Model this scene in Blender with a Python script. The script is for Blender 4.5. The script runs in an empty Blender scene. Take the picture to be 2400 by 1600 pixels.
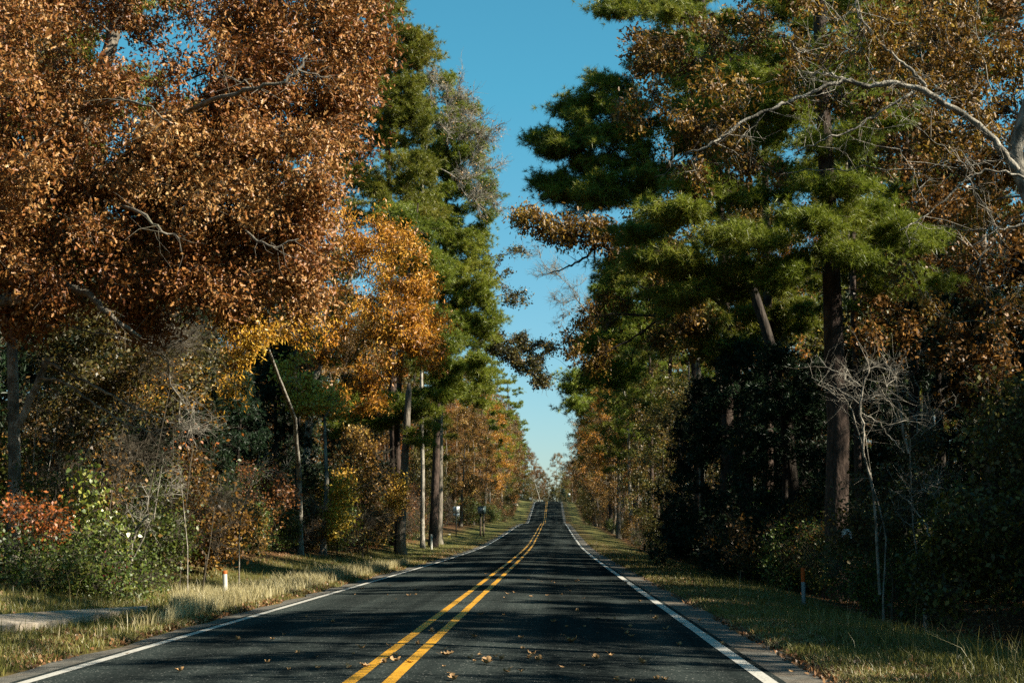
import bpy, math
import numpy as np
from mathutils import Vector

# ------------------------------------------------------------------ camera, world, sun, exposure
scene = bpy.context.scene
COL = scene.collection
F = 3333.333            # focal length in pixels of the 2400 x 1600 photograph
CAM_H = 1.35
YAW, PITCH = math.radians(1.874), math.radians(7.537)
cam_data = bpy.data.cameras.new("camera")
cam = bpy.data.objects.new("camera", cam_data)
COL.objects.link(cam)
cam.location = (0, 0, CAM_H)
cam.rotation_euler = (math.pi / 2 + PITCH, 0, YAW)
cam_data.sensor_width = 36.0
cam_data.lens = 50.0
cam_data.clip_start = 0.1
cam_data.clip_end = 6000
scene.camera = cam

SUN_EL = math.radians(37)
SUN_BACK = math.radians(16)       # how far behind the camera's right hand the sun stands
sun_dir = Vector((math.cos(SUN_EL) * math.cos(SUN_BACK), -math.cos(SUN_EL) * math.sin(SUN_BACK), math.sin(SUN_EL)))
sl = bpy.data.lights.new("sun", 'SUN')
sl.energy = 5.0
sl.angle = math.radians(0.5)
sl.color = (1.0, 0.90, 0.74)
so = bpy.data.objects.new("sun", sl)
COL.objects.link(so)
so.rotation_euler = sun_dir.to_track_quat('Z', 'Y').to_euler()
so.location = (40, -20, 60)

world = bpy.data.worlds.new("World")
scene.world = world
world.use_nodes = True
wn = world.node_tree
bg = wn.nodes['Background']
sky = wn.nodes.new('ShaderNodeTexSky')
sky.sky_type = 'NISHITA'
sky.sun_disc = False
sky.sun_elevation = SUN_EL
sky.sun_rotation = math.pi / 2 + SUN_BACK
sky.air_density = 1.0
sky.dust_density = 0.4
sky.ozone_density = 1.0
tint = wn.nodes.new('ShaderNodeMix')
tint.data_type = 'RGBA'
tint.blend_type = 'MULTIPLY'
tint.inputs[0].default_value = 1.0
tcw = wn.nodes.new('ShaderNodeTexCoord')
sep = wn.nodes.new('ShaderNodeSeparateXYZ')
wn.links.new(tcw.outputs['Generated'], sep.inputs[0])
wr = wn.nodes.new('ShaderNodeValToRGB')
for e, (p_, c_) in zip(wr.color_ramp.elements, ((0.0, (.70, .78, .90, 1)), (0.30, (.40, 1.12, 1.08, 1)))):
    e.position, e.color = p_, c_
wn.links.new(sep.outputs[2], wr.inputs[0])
wn.links.new(wr.outputs[0], tint.inputs[7])
wn.links.new(sky.outputs[0], tint.inputs[6])
wn.links.new(tint.outputs[2], bg.inputs[0])
bg.inputs[1].default_value = 0.05

vs = scene.view_settings
vs.view_transform = 'Standard'
vs.look = 'None'
vs.exposure = 1.5
vs.gamma = 1.0
cy = scene.cycles
cy.max_bounces = 5
cy.diffuse_bounces = 1
cy.glossy_bounces = 2
cy.transmission_bounces = 3
cy.transparent_max_bounces = 4
cy.caustics_reflective = False
cy.caustics_refractive = False
cy.sample_clamp_indirect = 4.0
cy.use_denoising = False
cy.use_adaptive_sampling = False

# ------------------------------------------------------------------ camera geometry helpers
_ca, _sa, _cb, _sb = math.cos(YAW), math.sin(YAW), math.cos(PITCH), math.sin(PITCH)
FWD = np.array([-_sa * _cb, _ca * _cb, _sb])
RGT = np.array([_ca, _sa, 0.0])
UPV = np.array([_sa * _sb, -_ca * _sb, _cb])


def W(u, v, y):
    """World point at ground distance y that the photograph shows at (u, v)."""
    r = FWD + RGT * ((u - 1200) / F) - UPV * ((v - 800) / F)
    return np.array([0, 0, CAM_H]) + r * (y / r[1])


# ------------------------------------------------------------------ terrain
_zy = np.array([-200, 0, 60, 80, 105, 150, 195, 235, 260, 285, 300, 350, 405, 425, 450, 520, 700, 1200, 3000], float)
_zz = np.array([0, 0, .03, .08, .22, .95, 1.84, 2.45, 2.55, 2.72, 3.3, 6.2, 9.35, 9.75, 9.3, 7.5, 6, 6, 6], float)
_ty = np.arange(-200, 3000, 2.0)
_tz = np.interp(_ty, _zy, _zz)
_k = np.exp(-0.5 * (np.arange(-6, 7) / 2.6) ** 2)
_k /= _k.sum()
_tz = np.convolve(np.pad(_tz, 6, mode='edge'), _k, mode='valid')


def zr(y):
    return np.interp(y, _ty, _tz)


def xo(y):
    return -1.75 * np.clip(np.asarray(y, float) / 407.0, -0.2, 1.5)


CEN, LL, RL = -1.64, -4.94, 2.04          # centre line, left edge line, right edge line at y = 0
_sx = np.array([-900, -200, -60, -25, -15, -11.5, -9.5, -8.2, -7, -6.1, -5.55, -5.3, 2.3, 2.62, 2.9, 4.3, 5.6, 7.5, 12, 30, 80, 900], float)
_so = np.array([6, 4, 2.2, 1.4, 1.0, .62, .28, .06, -.04, -.05, -.08, -.16, -.16, -.12, -.08, -.13, -.28, -.55, -.5, -.1, .5, 3], float)
_wr = np.random.default_rng(5)
_wk = _wr.normal(size=(14, 2)) * 0.35
_wp = _wr.uniform(0, 6.28, 14)


def bumpy(x, y):
    s = 0
    for (a, b), p in zip(_wk, _wp):
        s = s + np.sin(a * x + b * y + p)
    return s / 14.0


def gz(x, y):
    x = np.asarray(x, float)
    y = np.asarray(y, float)
    s = x - xo(y)
    off = np.interp(s, _sx, _so)
    out = np.clip(np.maximum(-5.6 - s, s - 3.5), 0, 3) / 3
    return zr(y) + off + out * bumpy(x, y) * 0.28


def ghit(u, v):
    r = FWD + RGT * ((u - 1200) / F) - UPV * ((v - 800) / F)
    o = np.array([0, 0, CAM_H])
    t = 6.0
    while t < 900:
        p = o + r * t
        if p[2] < gz(p[0], p[1]):
            return p
        t += 0.1 if t < 80 else 0.5
    return o + r * 100


def gp(x, y, dz=0.0):
    return np.array([x, y, float(gz(x, y)) + dz])


# ------------------------------------------------------------------ mesh helpers
def np_mesh(name, V, faces, smooth=False):
    """faces: list of int arrays, each (n, 3) or (n, 4)."""
    V = np.ascontiguousarray(V, dtype=np.float32)
    me = bpy.data.meshes.new(name)
    me.vertices.add(len(V))
    me.vertices.foreach_set('co', V.ravel())
    faces = [np.asarray(f, dtype=np.int32) for f in faces if len(f)]
    nl = sum(f.size for f in faces)
    npoly = sum(len(f) for f in faces)
    me.loops.add(nl)
    me.loops.foreach_set('vertex_index', np.concatenate([f.ravel() for f in faces]))
    me.polygons.add(npoly)
    tot = np.concatenate([np.full(len(f), f.shape[1], np.int32) for f in faces])
    st = np.concatenate([[0], np.cumsum(tot)[:-1]]).astype(np.int32)
    me.polygons.foreach_set('loop_start', st)
    if smooth:
        me.polygons.foreach_set('use_smooth', np.ones(npoly, dtype=bool))
    me.update(calc_edges=True)
    return me


class MB:
    """collects vertices and faces for ONE mesh object"""
    def __init__(self):
        self.V, self.Fq, self.n = [], [], 0

    def add(self, V, *fs):
        V = np.asarray(V, float).reshape(-1, 3)
        for f in fs:
            if len(f):
                self.Fq.append(np.asarray(f, int) + self.n)
        self.V.append(V)
        self.n += len(V)
        return self

    def box(self, c, s, rot=None, taper=1.0):
        x, y, z = [k / 2 for k in s]
        v = np.array([[-x, -y, -z], [x, -y, -z], [x, y, -z], [-x, y, -z],
                      [-x * taper, -y * taper, z], [x * taper, -y * taper, z], [x * taper, y * taper, z], [-x * taper, y * taper, z]])
        if rot is not None:
            v = v @ np.asarray(rot).T
        f = [[0, 3, 2, 1], [4, 5, 6, 7], [0, 1, 5, 4], [1, 2, 6, 5], [2, 3, 7, 6], [3, 0, 4, 7]]
        return self.add(v + np.asarray(c, float), f)

    def tube(self, P, R, sides=6, cap=False):
        P = np.asarray(P, float)
        R = np.broadcast_to(np.asarray(R, float), (len(P),))
        T = np.gradient(P, axis=0)
        T /= np.linalg.norm(T, axis=1)[:, None] + 1e-9
        a = np.array([1.0, 0, 0]) if abs(T[0][0]) < 0.8 else np.array([0, 1.0, 0])
        N = np.zeros_like(P)
        prev = a
        for i in range(len(P)):
            n = prev - T[i] * prev.dot(T[i])
            n /= np.linalg.norm(n) + 1e-9
            N[i] = n
            prev = n
        B = np.cross(T, N)
        ang = np.arange(sides) * (2 * math.pi / sides)
        V = P[:, None] + R[:, None, None] * (np.cos(ang)[None, :, None] * N[:, None] + np.sin(ang)[None, :, None] * B[:, None])
        i = np.arange(len(P) - 1)[:, None] * sides
        j = np.arange(sides)[None, :]
        j2 = (j + 1) % sides
        q = np.stack([i + j, i + j2, i + sides + j2, i + sides + j], -1).reshape(-1, 4)
        fs = [q]
        if cap and sides == 4:
            fs.append(np.array([[0, 3, 2, 1]]))
            k = (len(P) - 1) * 4
            fs.append(np.array([[k, k + 1, k + 2, k + 3]]))
        return self.add(V, *fs)

    def build(self, name, mat, parent=None, smooth=False):
        V = np.concatenate(self.V)
        q = [f for f in self.Fq if f.shape[1] == 4]
        t = [f for f in self.Fq if f.shape[1] == 3]
        fs = []
        if q:
            fs.append(np.concatenate(q))
        if t:
            fs.append(np.concatenate(t))
        return link(name, np_mesh(name, V, fs, smooth), mat, parent)


def link(name, me, mat, parent=None):
    o = bpy.data.objects.new(name, me)
    if mat is not None and not me.materials:
        me.materials.append(mat)
    COL.objects.link(o)
    if parent is not None:
        o.parent = parent
    return o


def tag(o, label=None, cat=None, group=None, kind=None):
    if label:
        o['label'] = label
    if cat:
        o['category'] = cat
    if group:
        o['group'] = group
    if kind:
        o['kind'] = kind
    return o


def empty(name, loc, label, cat, group=None, rz=0.0):
    o = bpy.data.objects.new(name, None)
    o.empty_display_size = 0.3
    COL.objects.link(o)
    o.location = tuple(float(k) for k in loc)
    o.rotation_euler = (0, 0, rz)
    return tag(o, label, cat, group)


def dup(root, loc, rz, sc=1.0, label=None, group=None, sz=None):
    r = root.copy()
    COL.objects.link(r)
    r.location = tuple(float(k) for k in loc)
    r.rotation_euler = (0, 0, rz)
    r.scale = (sc, sc, sz if sz else sc)
    if label:
        r['label'] = label
    if group:
        r['group'] = group
    for ch in KIDS[root.name]:
        c = ch.copy()
        COL.objects.link(c)
        c.parent = r
    return r


KIDS = {}


# ------------------------------------------------------------------ materials
def new_mat(name):
    m = bpy.data.materials.new(name)
    m.use_nodes = True
    nt = m.node_tree
    for n in list(nt.nodes):
        nt.nodes.remove(n)
    out = nt.nodes.new('ShaderNodeOutputMaterial')
    return m, nt, out


def ramp(nt, stops):
    r = nt.nodes.new('ShaderNodeValToRGB')
    cr = r.color_ramp
    while len(cr.elements) < len(stops):
        cr.elements.new(0.5)
    for e, (p, c) in zip(cr.elements, stops):
        e.position = p
        e.color = (*c, 1)
    return r


def math_node(nt, op, a, b=None, clamp=False):
    n = nt.nodes.new('ShaderNodeMath')
    n.operation = op
    n.use_clamp = clamp
    for i, v in enumerate((a, b)):
        if v is None:
            continue
        if isinstance(v, (int, float)):
            n.inputs[i].default_value = v
        else:
            nt.links.new(v, n.inputs[i])
    return n.outputs[0]


def leaf_mat(name, cols, transl=0.3, nscale=0.5, vary=0.5, gloss=0.03):
    cols = [tuple(k * .86 for k in c) for c in cols]
    transl *= .6
    m, nt, out = new_mat(name)
    L = nt.links
    geo = nt.nodes.new('ShaderNodeNewGeometry')
    tc = nt.nodes.new('ShaderNodeTexCoord')
    oi = nt.nodes.new('ShaderNodeObjectInfo')
    no = nt.nodes.new('ShaderNodeTexNoise')
    no.inputs['Scale'].default_value = nscale
    no.inputs['Detail'].default_value = 2
    L.new(tc.outputs['Object'], no.inputs['Vector'])
    a = math_node(nt, 'MULTIPLY', geo.outputs['Random Per Island'], 0.62)
    b = math_node(nt, 'MULTIPLY', math_node(nt, 'SUBTRACT', no.outputs[0], 0.33), 1.15)
    f = math_node(nt, 'ADD', a, b, True)
    n = len(cols)
    r = ramp(nt, [(0.05 + 0.9 * i / max(1, n - 1), c) for i, c in enumerate(cols)])
    L.new(f, r.inputs[0])
    hsv = nt.nodes.new('ShaderNodeHueSaturation')
    hsv.inputs['Hue'].default_value = 0.5
    L.new(math_node(nt, 'ADD', math_node(nt, 'MULTIPLY', math_node(nt, 'SUBTRACT', oi.outputs['Random'], 0.5), 0.07 * vary), 0.5), hsv.inputs['Hue'])
    L.new(math_node(nt, 'ADD', math_node(nt, 'MULTIPLY', oi.outputs['Random'], 0.9 * vary), 1 - 0.5 * vary), hsv.inputs['Value'])
    L.new(r.outputs[0], hsv.inputs['Color'])
    d = nt.nodes.new('ShaderNodeBsdfDiffuse')
    t = nt.nodes.new('ShaderNodeBsdfTranslucent')
    g = nt.nodes.new('ShaderNodeBsdfGlossy')
    g.inputs['Roughness'].default_value = 0.45
    g.inputs['Color'].default_value = (0.8, 0.8, 0.8, 1)
    L.new(hsv.outputs[0], d.inputs[0])
    L.new(hsv.outputs[0], t.inputs[0])
    mx = nt.nodes.new('ShaderNodeMixShader')
    mx.inputs[0].default_value = transl
    L.new(d.outputs[0], mx.inputs[1])
    L.new(t.outputs[0], mx.inputs[2])
    mg = nt.nodes.new('ShaderNodeMixShader')
    mg.inputs[0].default_value = gloss
    L.new(mx.outputs[0], mg.inputs[1])
    L.new(g.outputs[0], mg.inputs[2])
    L.new(mg.outputs[0], out.inputs[0])
    return m


def surf_mat(name, cols, scale=4.0, rough=0.85, stretch=(1, 1, 1), bump=0.0, bscale=None, detail=6, spec=0.2, second=None, coord='Object'):
    cols = [tuple(k * .74 for k in c) for c in cols]
    m, nt, out = new_mat(name)
    L = nt.links
    tc = nt.nodes.new('ShaderNodeTexCoord')
    mp = nt.nodes.new('ShaderNodeMapping')
    mp.inputs['Scale'].default_value = stretch
    L.new(tc.outputs[coord], mp.inputs[0])
    no = nt.nodes.new('ShaderNodeTexNoise')
    no.inputs['Scale'].default_value = scale
    no.inputs['Detail'].default_value = detail
    no.inputs['Roughness'].default_value = 0.65
    L.new(mp.outputs[0], no.inputs['Vector'])
    n = len(cols)
    r = ramp(nt, [(0.3 + 0.4 * i / max(1, n - 1), c) for i, c in enumerate(cols)])
    L.new(no.outputs[0], r.inputs[0])
    p = nt.nodes.new('ShaderNodeBsdfPrincipled')
    p.inputs['Roughness'].default_value = rough
    p.inputs['Specular IOR Level'].default_value = spec
    col = r.outputs[0]
    if second:
        n2 = nt.nodes.new('ShaderNodeTexNoise')
        n2.inputs['Scale'].default_value = second[0]
        n2.inputs['Detail'].default_value = 3
        L.new(mp.outputs[0], n2.inputs['Vector'])
        r2 = ramp(nt, [(second[3] if len(second) > 3 else 0.42, (0, 0, 0)), ((second[3] if len(second) > 3 else 0.42) + 0.16, (1, 1, 1))])
        L.new(n2.outputs[0], r2.inputs[0])
        mx = nt.nodes.new('ShaderNodeMix')
        mx.data_type = 'RGBA'
        L.new(math_node(nt, 'MULTIPLY', r2.outputs[0], second[2]), mx.inputs[0])
        L.new(col, mx.inputs[6])
        mx.inputs[7].default_value = (*second[1], 1)
        col = mx.outputs[2]
    L.new(col, p.inputs['Base Color'])
    if bump:
        nb = nt.nodes.new('ShaderNodeTexNoise')
        nb.inputs['Scale'].default_value = bscale or scale * 2
        nb.inputs['Detail'].default_value = 6
        L.new(mp.outputs[0], nb.inputs['Vector'])
        bp = nt.nodes.new('ShaderNodeBump')
        bp.inputs['Strength'].default_value = bump
        bp.inputs['Distance'].default_value = 0.05
        L.new(nb.outputs[0], bp.inputs['Height'])
        L.new(bp.outputs[0], p.inputs['Normal'])
    L.new(p.outputs[0], out.inputs[0])
    return m


def road_mat():
    m, nt, out = new_mat("asphalt")
    L = nt.links
    geo = nt.nodes.new('ShaderNodeNewGeometry')
    pos = geo.outputs['Position']
    fine = nt.nodes.new('ShaderNodeTexVoronoi')
    fine.inputs['Scale'].default_value = 70
    L.new(pos, fine.inputs['Vector'])
    sp = ramp(nt, [(0.0, (.011, .0145, .0145)), (0.55, (.018, .0235, .023)), (0.86, (.031, .037, .036)), (1.0, (.26, .26, .24))])
    L.new(fine.outputs['Color'], sp.inputs[0])
    mp = nt.nodes.new('ShaderNodeMapping')
    mp.inputs['Scale'].default_value = (1.0, 0.16, 1.0)
    L.new(pos, mp.inputs[0])
    big = nt.nodes.new('ShaderNodeTexNoise')
    big.inputs['Scale'].default_value = 0.9
    big.inputs['Detail'].default_value = 5
    L.new(mp.outputs[0], big.inputs['Vector'])
    br = ramp(nt, [(0.3, (.7, .7, .7)), (0.7, (1.35, 1.35, 1.32))])
    L.new(big.outputs[0], br.inputs[0])
    mu = nt.nodes.new('ShaderNodeMix')
    mu.data_type = 'RGBA'
    mu.blend_type = 'MULTIPLY'
    mu.inputs[0].default_value = 1
    L.new(sp.outputs[0], mu.inputs[6])
    mp2 = nt.nodes.new('ShaderNodeMapping')
    mp2.inputs['Scale'].default_value = (1.3, 0.012, 1.0)
    L.new(pos, mp2.inputs[0])
    trk = nt.nodes.new('ShaderNodeTexNoise')
    trk.inputs['Scale'].default_value = 1.0
    trk.inputs['Detail'].default_value = 4
    L.new(mp2.outputs[0], trk.inputs['Vector'])
    tr_ = ramp(nt, [(0.35, (.62, .63, .64)), (0.65, (1.55, 1.52, 1.46))])
    L.new(trk.outputs[0], tr_.inputs[0])
    m2 = nt.nodes.new('ShaderNodeMix')
    m2.data_type = 'RGBA'
    m2.blend_type = 'MULTIPLY'
    m2.inputs[0].default_value = 1
    L.new(br.outputs[0], m2.inputs[6])
    L.new(tr_.outputs[0], m2.inputs[7])
    L.new(m2.outputs[2], mu.inputs[7])
    p = nt.nodes.new('ShaderNodeBsdfPrincipled')
    p.inputs['Roughness'].default_value = 0.9
    p.inputs['Specular IOR Level'].default_value = 0.0
    L.new(mu.outputs[2], p.inputs['Base Color'])
    bp = nt.nodes.new('ShaderNodeBump')
    bp.inputs['Strength'].default_value = 0.35
    bp.inputs['Distance'].default_value = 0.006
    L.new(fine.outputs['Distance'], bp.inputs['Height'])
    L.new(bp.outputs[0], p.inputs['Normal'])
    L.new(p.outputs[0], out.inputs[0])
    return m


def paint_mat(name, col, worn):
    m, nt, out = new_mat(name)
    L = nt.links
    geo = nt.nodes.new('ShaderNodeNewGeometry')
    no = nt.nodes.new('ShaderNodeTexNoise')
    no.inputs['Scale'].default_value = 16
    no.inputs['Detail'].default_value = 8
    no.inputs['Roughness'].default_value = 0.75
    L.new(geo.outputs['Position'], no.inputs['Vector'])
    r = ramp(nt, [(0.37, worn), (0.47, col), (0.8, tuple(k * 0.86 for k in col))])
    L.new(no.outputs[0], r.inputs[0])
    p = nt.nodes.new('ShaderNodeBsdfPrincipled')
    p.inputs['Roughness'].default_value = 0.6
    p.inputs['Specular IOR Level'].default_value = 0.25
    L.new(r.outputs[0], p.inputs['Base Color'])
    L.new(p.outputs[0], out.inputs[0])
    return m


def ground_mat():
    m, nt, out = new_mat("ground_cover")
    L = nt.links
    geo = nt.nodes.new('ShaderNodeNewGeometry')
    at = nt.nodes.new('ShaderNodeAttribute')
    at.attribute_name = 'verge'
    no = nt.nodes.new('ShaderNodeTexNoise')
    no.inputs['Scale'].default_value = 5
    no.inputs['Detail'].default_value = 8
    no.inputs['Roughness'].default_value = 0.7
    L.new(geo.outputs['Position'], no.inputs['Vector'])
    litter = ramp(nt, [(0.3, (.025, .014, .008)), (0.5, (.075, .036, .016)), (0.68, (.15, .075, .033))])
    L.new(no.outputs[0], litter.inputs[0])
    grass = ramp(nt, [(0.3, (.03, .035, .01)), (0.5, (.075, .085, .022)), (0.68, (.17, .145, .055))])
    L.new(no.outputs[0], grass.inputs[0])
    n2 = nt.nodes.new('ShaderNodeTexNoise')
    n2.inputs['Scale'].default_value = 0.55
    n2.inputs['Detail'].default_value = 4
    L.new(geo.outputs['Position'], n2.inputs['Vector'])
    fac = math_node(nt, 'ADD', at.outputs['Fac'], math_node(nt, 'MULTIPLY', math_node(nt, 'SUBTRACT', n2.outputs[0], 0.5), 1.3), True)
    mx = nt.nodes.new('ShaderNodeMix')
    mx.data_type = 'RGBA'
    L.new(fac, mx.inputs[0])
    L.new(litter.outputs[0], mx.inputs[6])
    L.new(grass.outputs[0], mx.inputs[7])
    p = nt.nodes.new('ShaderNodeBsdfPrincipled')
    p.inputs['Roughness'].default_value = 0.95
    p.inputs['Specular IOR Level'].default_value = 0.1
    L.new(mx.outputs[2], p.inputs['Base Color'])
    bp = nt.nodes.new('ShaderNodeBump')
    bp.inputs['Strength'].default_value = 0.8
    bp.inputs['Distance'].default_value = 0.08
    L.new(no.outputs[0], bp.inputs['Height'])
    L.new(bp.outputs[0], p.inputs['Normal'])
    L.new(p.outputs[0], out.inputs[0])
    return m


M = {}
M['asphalt'] = road_mat()
M['shoulder'] = surf_mat('old_asphalt', [(.07, .07, .06), (.125, .12, .10), (.20, .19, .16)], scale=9, bump=0.5, bscale=60, coord='Object', second=(1.1, (.11, .08, .05), 0.6, 0.5))
M['concrete'] = surf_mat('concrete', [(.22, .185, .14), (.37, .32, .25), (.48, .42, .34)], scale=3, bump=0.3, bscale=40, second=(1.4, (.17, .13, .09), 0.5, 0.5))
M['yellow'] = paint_mat('yellow_paint', (.47, .232, .012), (.10, .06, .015))
M['white'] = paint_mat('white_paint', (.40, .39, .345), (.10, .10, .09))
M['ground'] = ground_mat()
M['bark_oak'] = surf_mat('oak_bark', [(.08, .068, .052), (.18, .155, .12), (.32, .28, .22)], scale=5, stretch=(1, 1, .3), bump=0.9, bscale=14, second=(1.6, (.10, .105, .06), 0.5, 0.52))
M['bark_pine'] = surf_mat('pine_bark', [(.022, .016, .013), (.07, .048, .036), (.14, .098, .075)], scale=6, stretch=(1, 1, .35), bump=1.0, bscale=12)
M['bark_pale'] = surf_mat('pale_bark', [(.13, .115, .09), (.34, .31, .25), (.56, .52, .43)], scale=6, stretch=(1, 1, .6), bump=0.8, bscale=22, second=(4.0, (.07, .065, .05), 0.85, 0.47))
M['bark_dark'] = surf_mat('dark_bark', [(.02, .017, .014), (.05, .04, .031), (.09, .073, .056)], scale=6, stretch=(1, 1, .3), bump=0.9, bscale=14)
M['bark_twig'] = surf_mat('twig_bark', [(.045, .036, .025), (.09, .075, .052), (.19, .165, .12)], scale=5, stretch=(1, 1, .6))

M['rust'] = leaf_mat('rust_oak_leaves', [(.12, .048, .011), (.30, .135, .024), (.46, .26, .060), (.64, .44, .155)], 0.28)
M['rust_red'] = leaf_mat('red_brown_leaves', [(.075, .030, .010), (.19, .082, .016), (.30, .155, .030), (.40, .26, .07)], 0.3)
M['gold'] = leaf_mat('golden_leaves', [(.20, .065, .010), (.42, .15, .015), (.52, .235, .025), (.55, .32, .05)], 0.35)
M['mixed'] = leaf_mat('copper_gold_leaves', [(.05, .030, .008), (.15, .080, .013), (.32, .185, .022), (.42, .31, .04)], 0.45)
M['yellow_leaf'] = leaf_mat('yellow_leaves', [(.28, .13, .015), (.48, .26, .03), (.56, .36, .05), (.36, .32, .06)], 0.38)
M['brown'] = leaf_mat('brown_gold_leaves', [(.045, .030, .009), (.125, .070, .016), (.25, .125, .022), (.40, .22, .045)], 0.35)
M['olive'] = leaf_mat('olive_leaves', [(.028, .034, .007), (.065, .070, .013), (.14, .12, .022), (.28, .17, .03)], 0.35)
M['green'] = leaf_mat('green_leaves', [(.022, .042, .008), (.05, .085, .013), (.10, .13, .02), (.18, .17, .03)], 0.35)
M['vine'] = leaf_mat('yellow_green_leaves', [(.06, .11, .010), (.14, .21, .02), (.26, .31, .035), (.42, .35, .05)], 0.4, gloss=0.08)
M['crimson'] = leaf_mat('crimson_leaves', [(.16, .01, .012), (.30, .02, .02), (.38, .05, .025)], 0.35)
M['orange'] = leaf_mat('orange_leaves', [(.16, .045, .010), (.33, .10, .018), (.46, .18, .04)], 0.36)
M['needle'] = leaf_mat('pine_needles', [(.058, .092, .011), (.14, .185, .017), (.225, .262, .024), (.32, .31, .04)], 0.5, nscale=0.35)
M['needle_y'] = leaf_mat('yellow_green_needles', [(.07, .09, .010), (.14, .165, .014), (.22, .22, .02), (.30, .26, .035)], 0.5, nscale=0.3)
M['cedar'] = leaf_mat('cedar_foliage', [(.008, .018, .008), (.018, .036, .014), (.03, .055, .02)], 0.15, nscale=0.5)
M['grass'] = leaf_mat('green_grass', [(.045, .052, .010), (.105, .108, .020), (.18, .165, .038), (.32, .255, .09)], 0.35, nscale=0.35)
M['drygrass'] = leaf_mat('dry_grass', [(.24, .20, .085), (.46, .40, .19), (.64, .58, .33)], 0.35, nscale=0.6)
M['litter'] = leaf_mat('leaf_litter', [(.08, .04, .018), (.17, .085, .035), (.27, .145, .06), (.38, .24, .12)], 0.15, nscale=0.4)
M['deadleaf'] = surf_mat('dry_leaf', [(.22, .12, .05), (.42, .25, .11), (.60, .42, .22)], scale=9, rough=0.6, coord='Generated')

# ------------------------------------------------------------------ ground, road, markings
def build_ground():
    ss = np.concatenate([[-900, -500, -250, -120, -80, -60, -45, -35, -28, -22, -18], np.arange(-16, -5.4, 0.4), [-5.3, -3.5, -1.64, 0.5, 2.3],
                         np.arange(2.62, 12, 0.4), [13, 15, 18, 22, 28, 35, 45, 60, 80, 120, 250, 500, 900]])
    ys = np.concatenate([np.arange(-80, 0, 8), np.arange(0, 120, 1.0), np.arange(120, 460, 4), [480, 520, 580, 680, 850, 1200, 2000, 2900]])
    S, Y = np.meshgrid(ss, ys)
    X = S + xo(Y)
    Z = gz(X, Y)
    V = np.stack([X, Y, Z], -1).reshape(-1, 3)
    nx, ny = len(ss), len(ys)
    i = np.arange(ny - 1)[:, None] * nx
    j = np.arange(nx - 1)[None, :]
    q = np.stack([i + j, i + j + 1, i + nx + j + 1, i + nx + j], -1).reshape(-1, 4)
    me = np_mesh('ground', V, [q], True)
    at = me.attributes.new('verge', 'FLOAT', 'POINT')
    lv = np.interp(S, [-12, -10, -8.6, -6.4, -5.8, 3.6, 4.2, 5.8, 7.0], [0, .25, .85, .9, .55, .5, .85, .8, 0])
    at.data.foreach_set('value', lv.reshape(-1).astype(np.float32))
    return tag(link('ground', me, M['ground']), kind='structure')


def strip(name, s0, s1, y0, y1, dz, mat, nx=2, wob0=0.0, wob1=0.0, label=None, seed=0):
    ys = np.concatenate([np.arange(y0, min(120, y1), 0.5), np.arange(120, y1 + 1, 3.0)]) if y1 > 120 else np.arange(y0, y1 + .1, 0.4)
    t = np.linspace(0, 1, nx)
    r = np.random.default_rng(seed)
    def wv():
        ph = r.uniform(0, 6.28, 6)
        fr = r.uniform(0.15, 2.6, 6)
        return sum(np.sin(ys * f + p) for f, p in zip(fr, ph)) / 3.0
    a = s0 + wob0 * wv()
    b = s1 + wob1 * wv()
    S = a[:, None] * (1 - t) + b[:, None] * t
    Y = np.repeat(ys[:, None], nx, 1)
    X = S + xo(Y)
    Z = zr(Y) - 0.022 * np.abs(S - CEN) + dz
    V = np.stack([X, Y, Z], -1).reshape(-1, 3)
    i = np.arange(len(ys) - 1)[:, None] * nx
    j = np.arange(nx - 1)[None, :]
    q = np.stack([i + j, i + j + 1, i + nx + j + 1, i + nx + j], -1).reshape(-1, 4)
    o = link(name, np_mesh(name, V, [q], True), mat)
    return tag(o, label, None, None, 'structure')


build_ground()
strip('road', LL - 0.16, RL + 0.16, -30, 446, 0.0, M['asphalt'], nx=15)
strip('road_shoulder', RL + 0.10, RL + .86, -30, 440, -0.012, M['shoulder'], nx=4, wob1=0.17, seed=3)
strip('road_shoulder', LL - 0.50, LL - 0.10, -30, 440, -0.012, M['shoulder'], nx=3, wob0=0.10, seed=4)
strip('yellow_centre_line', CEN - 0.235, CEN - 0.115, -30, 440, 0.005, M['yellow'], nx=2, wob0=.004, wob1=.004, seed=5)
strip('yellow_centre_line', CEN + 0.115, CEN + 0.235, -30, 440, 0.005, M['yellow'], nx=2, wob0=.004, wob1=.004, seed=6)
strip('white_edge_line', LL - 0.065, LL + 0.065, -30, 440, 0.005, M['white'], nx=2, wob0=.006, wob1=.006, seed=7)
strip('white_edge_line', RL - 0.075, RL + 0.075, -30, 276, 0.005, M['white'], nx=2, wob0=.006, wob1=.006, seed=8)


def build_driveway():
    top = [(-120, 1468), (0, 1459), (120, 1450), (240, 1441), (345, 1434)]
    bot = [(-120, 1505), (0, 1489), (110, 1476), (235, 1456), (345, 1437)]
    mb = MB()
    V = []
    for a, b in zip(top, bot):
        p, q = ghit(*a), ghit(*b)
        for t in (0, .33, .67, 1):
            k = q * (1 - t) + p * t
            V.append([k[0], k[1], 0])
    V = np.array(V)
    n = len(top)
    V[:, 2] = gz(V[:, 0], V[:, 1]) + 0.11
    i = np.arange(n - 1)[:, None] * 4
    j = np.arange(3)[None, :]
    q = np.stack([i + j, i + 4 + j, i + 4 + j + 1, i + j + 1], -1).reshape(-1, 4)
    mb.add(V, q)
    low = V.copy()
    low[:, 2] -= 0.30
    ed = np.concatenate([V[0::4], low[0::4]])
    k = np.arange(n - 1)
    mb.add(ed, np.stack([k, k + n, k + n + 1, k + 1], -1))
    tag(mb.build('driveway', M['concrete'], smooth=True), kind='structure')


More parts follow.
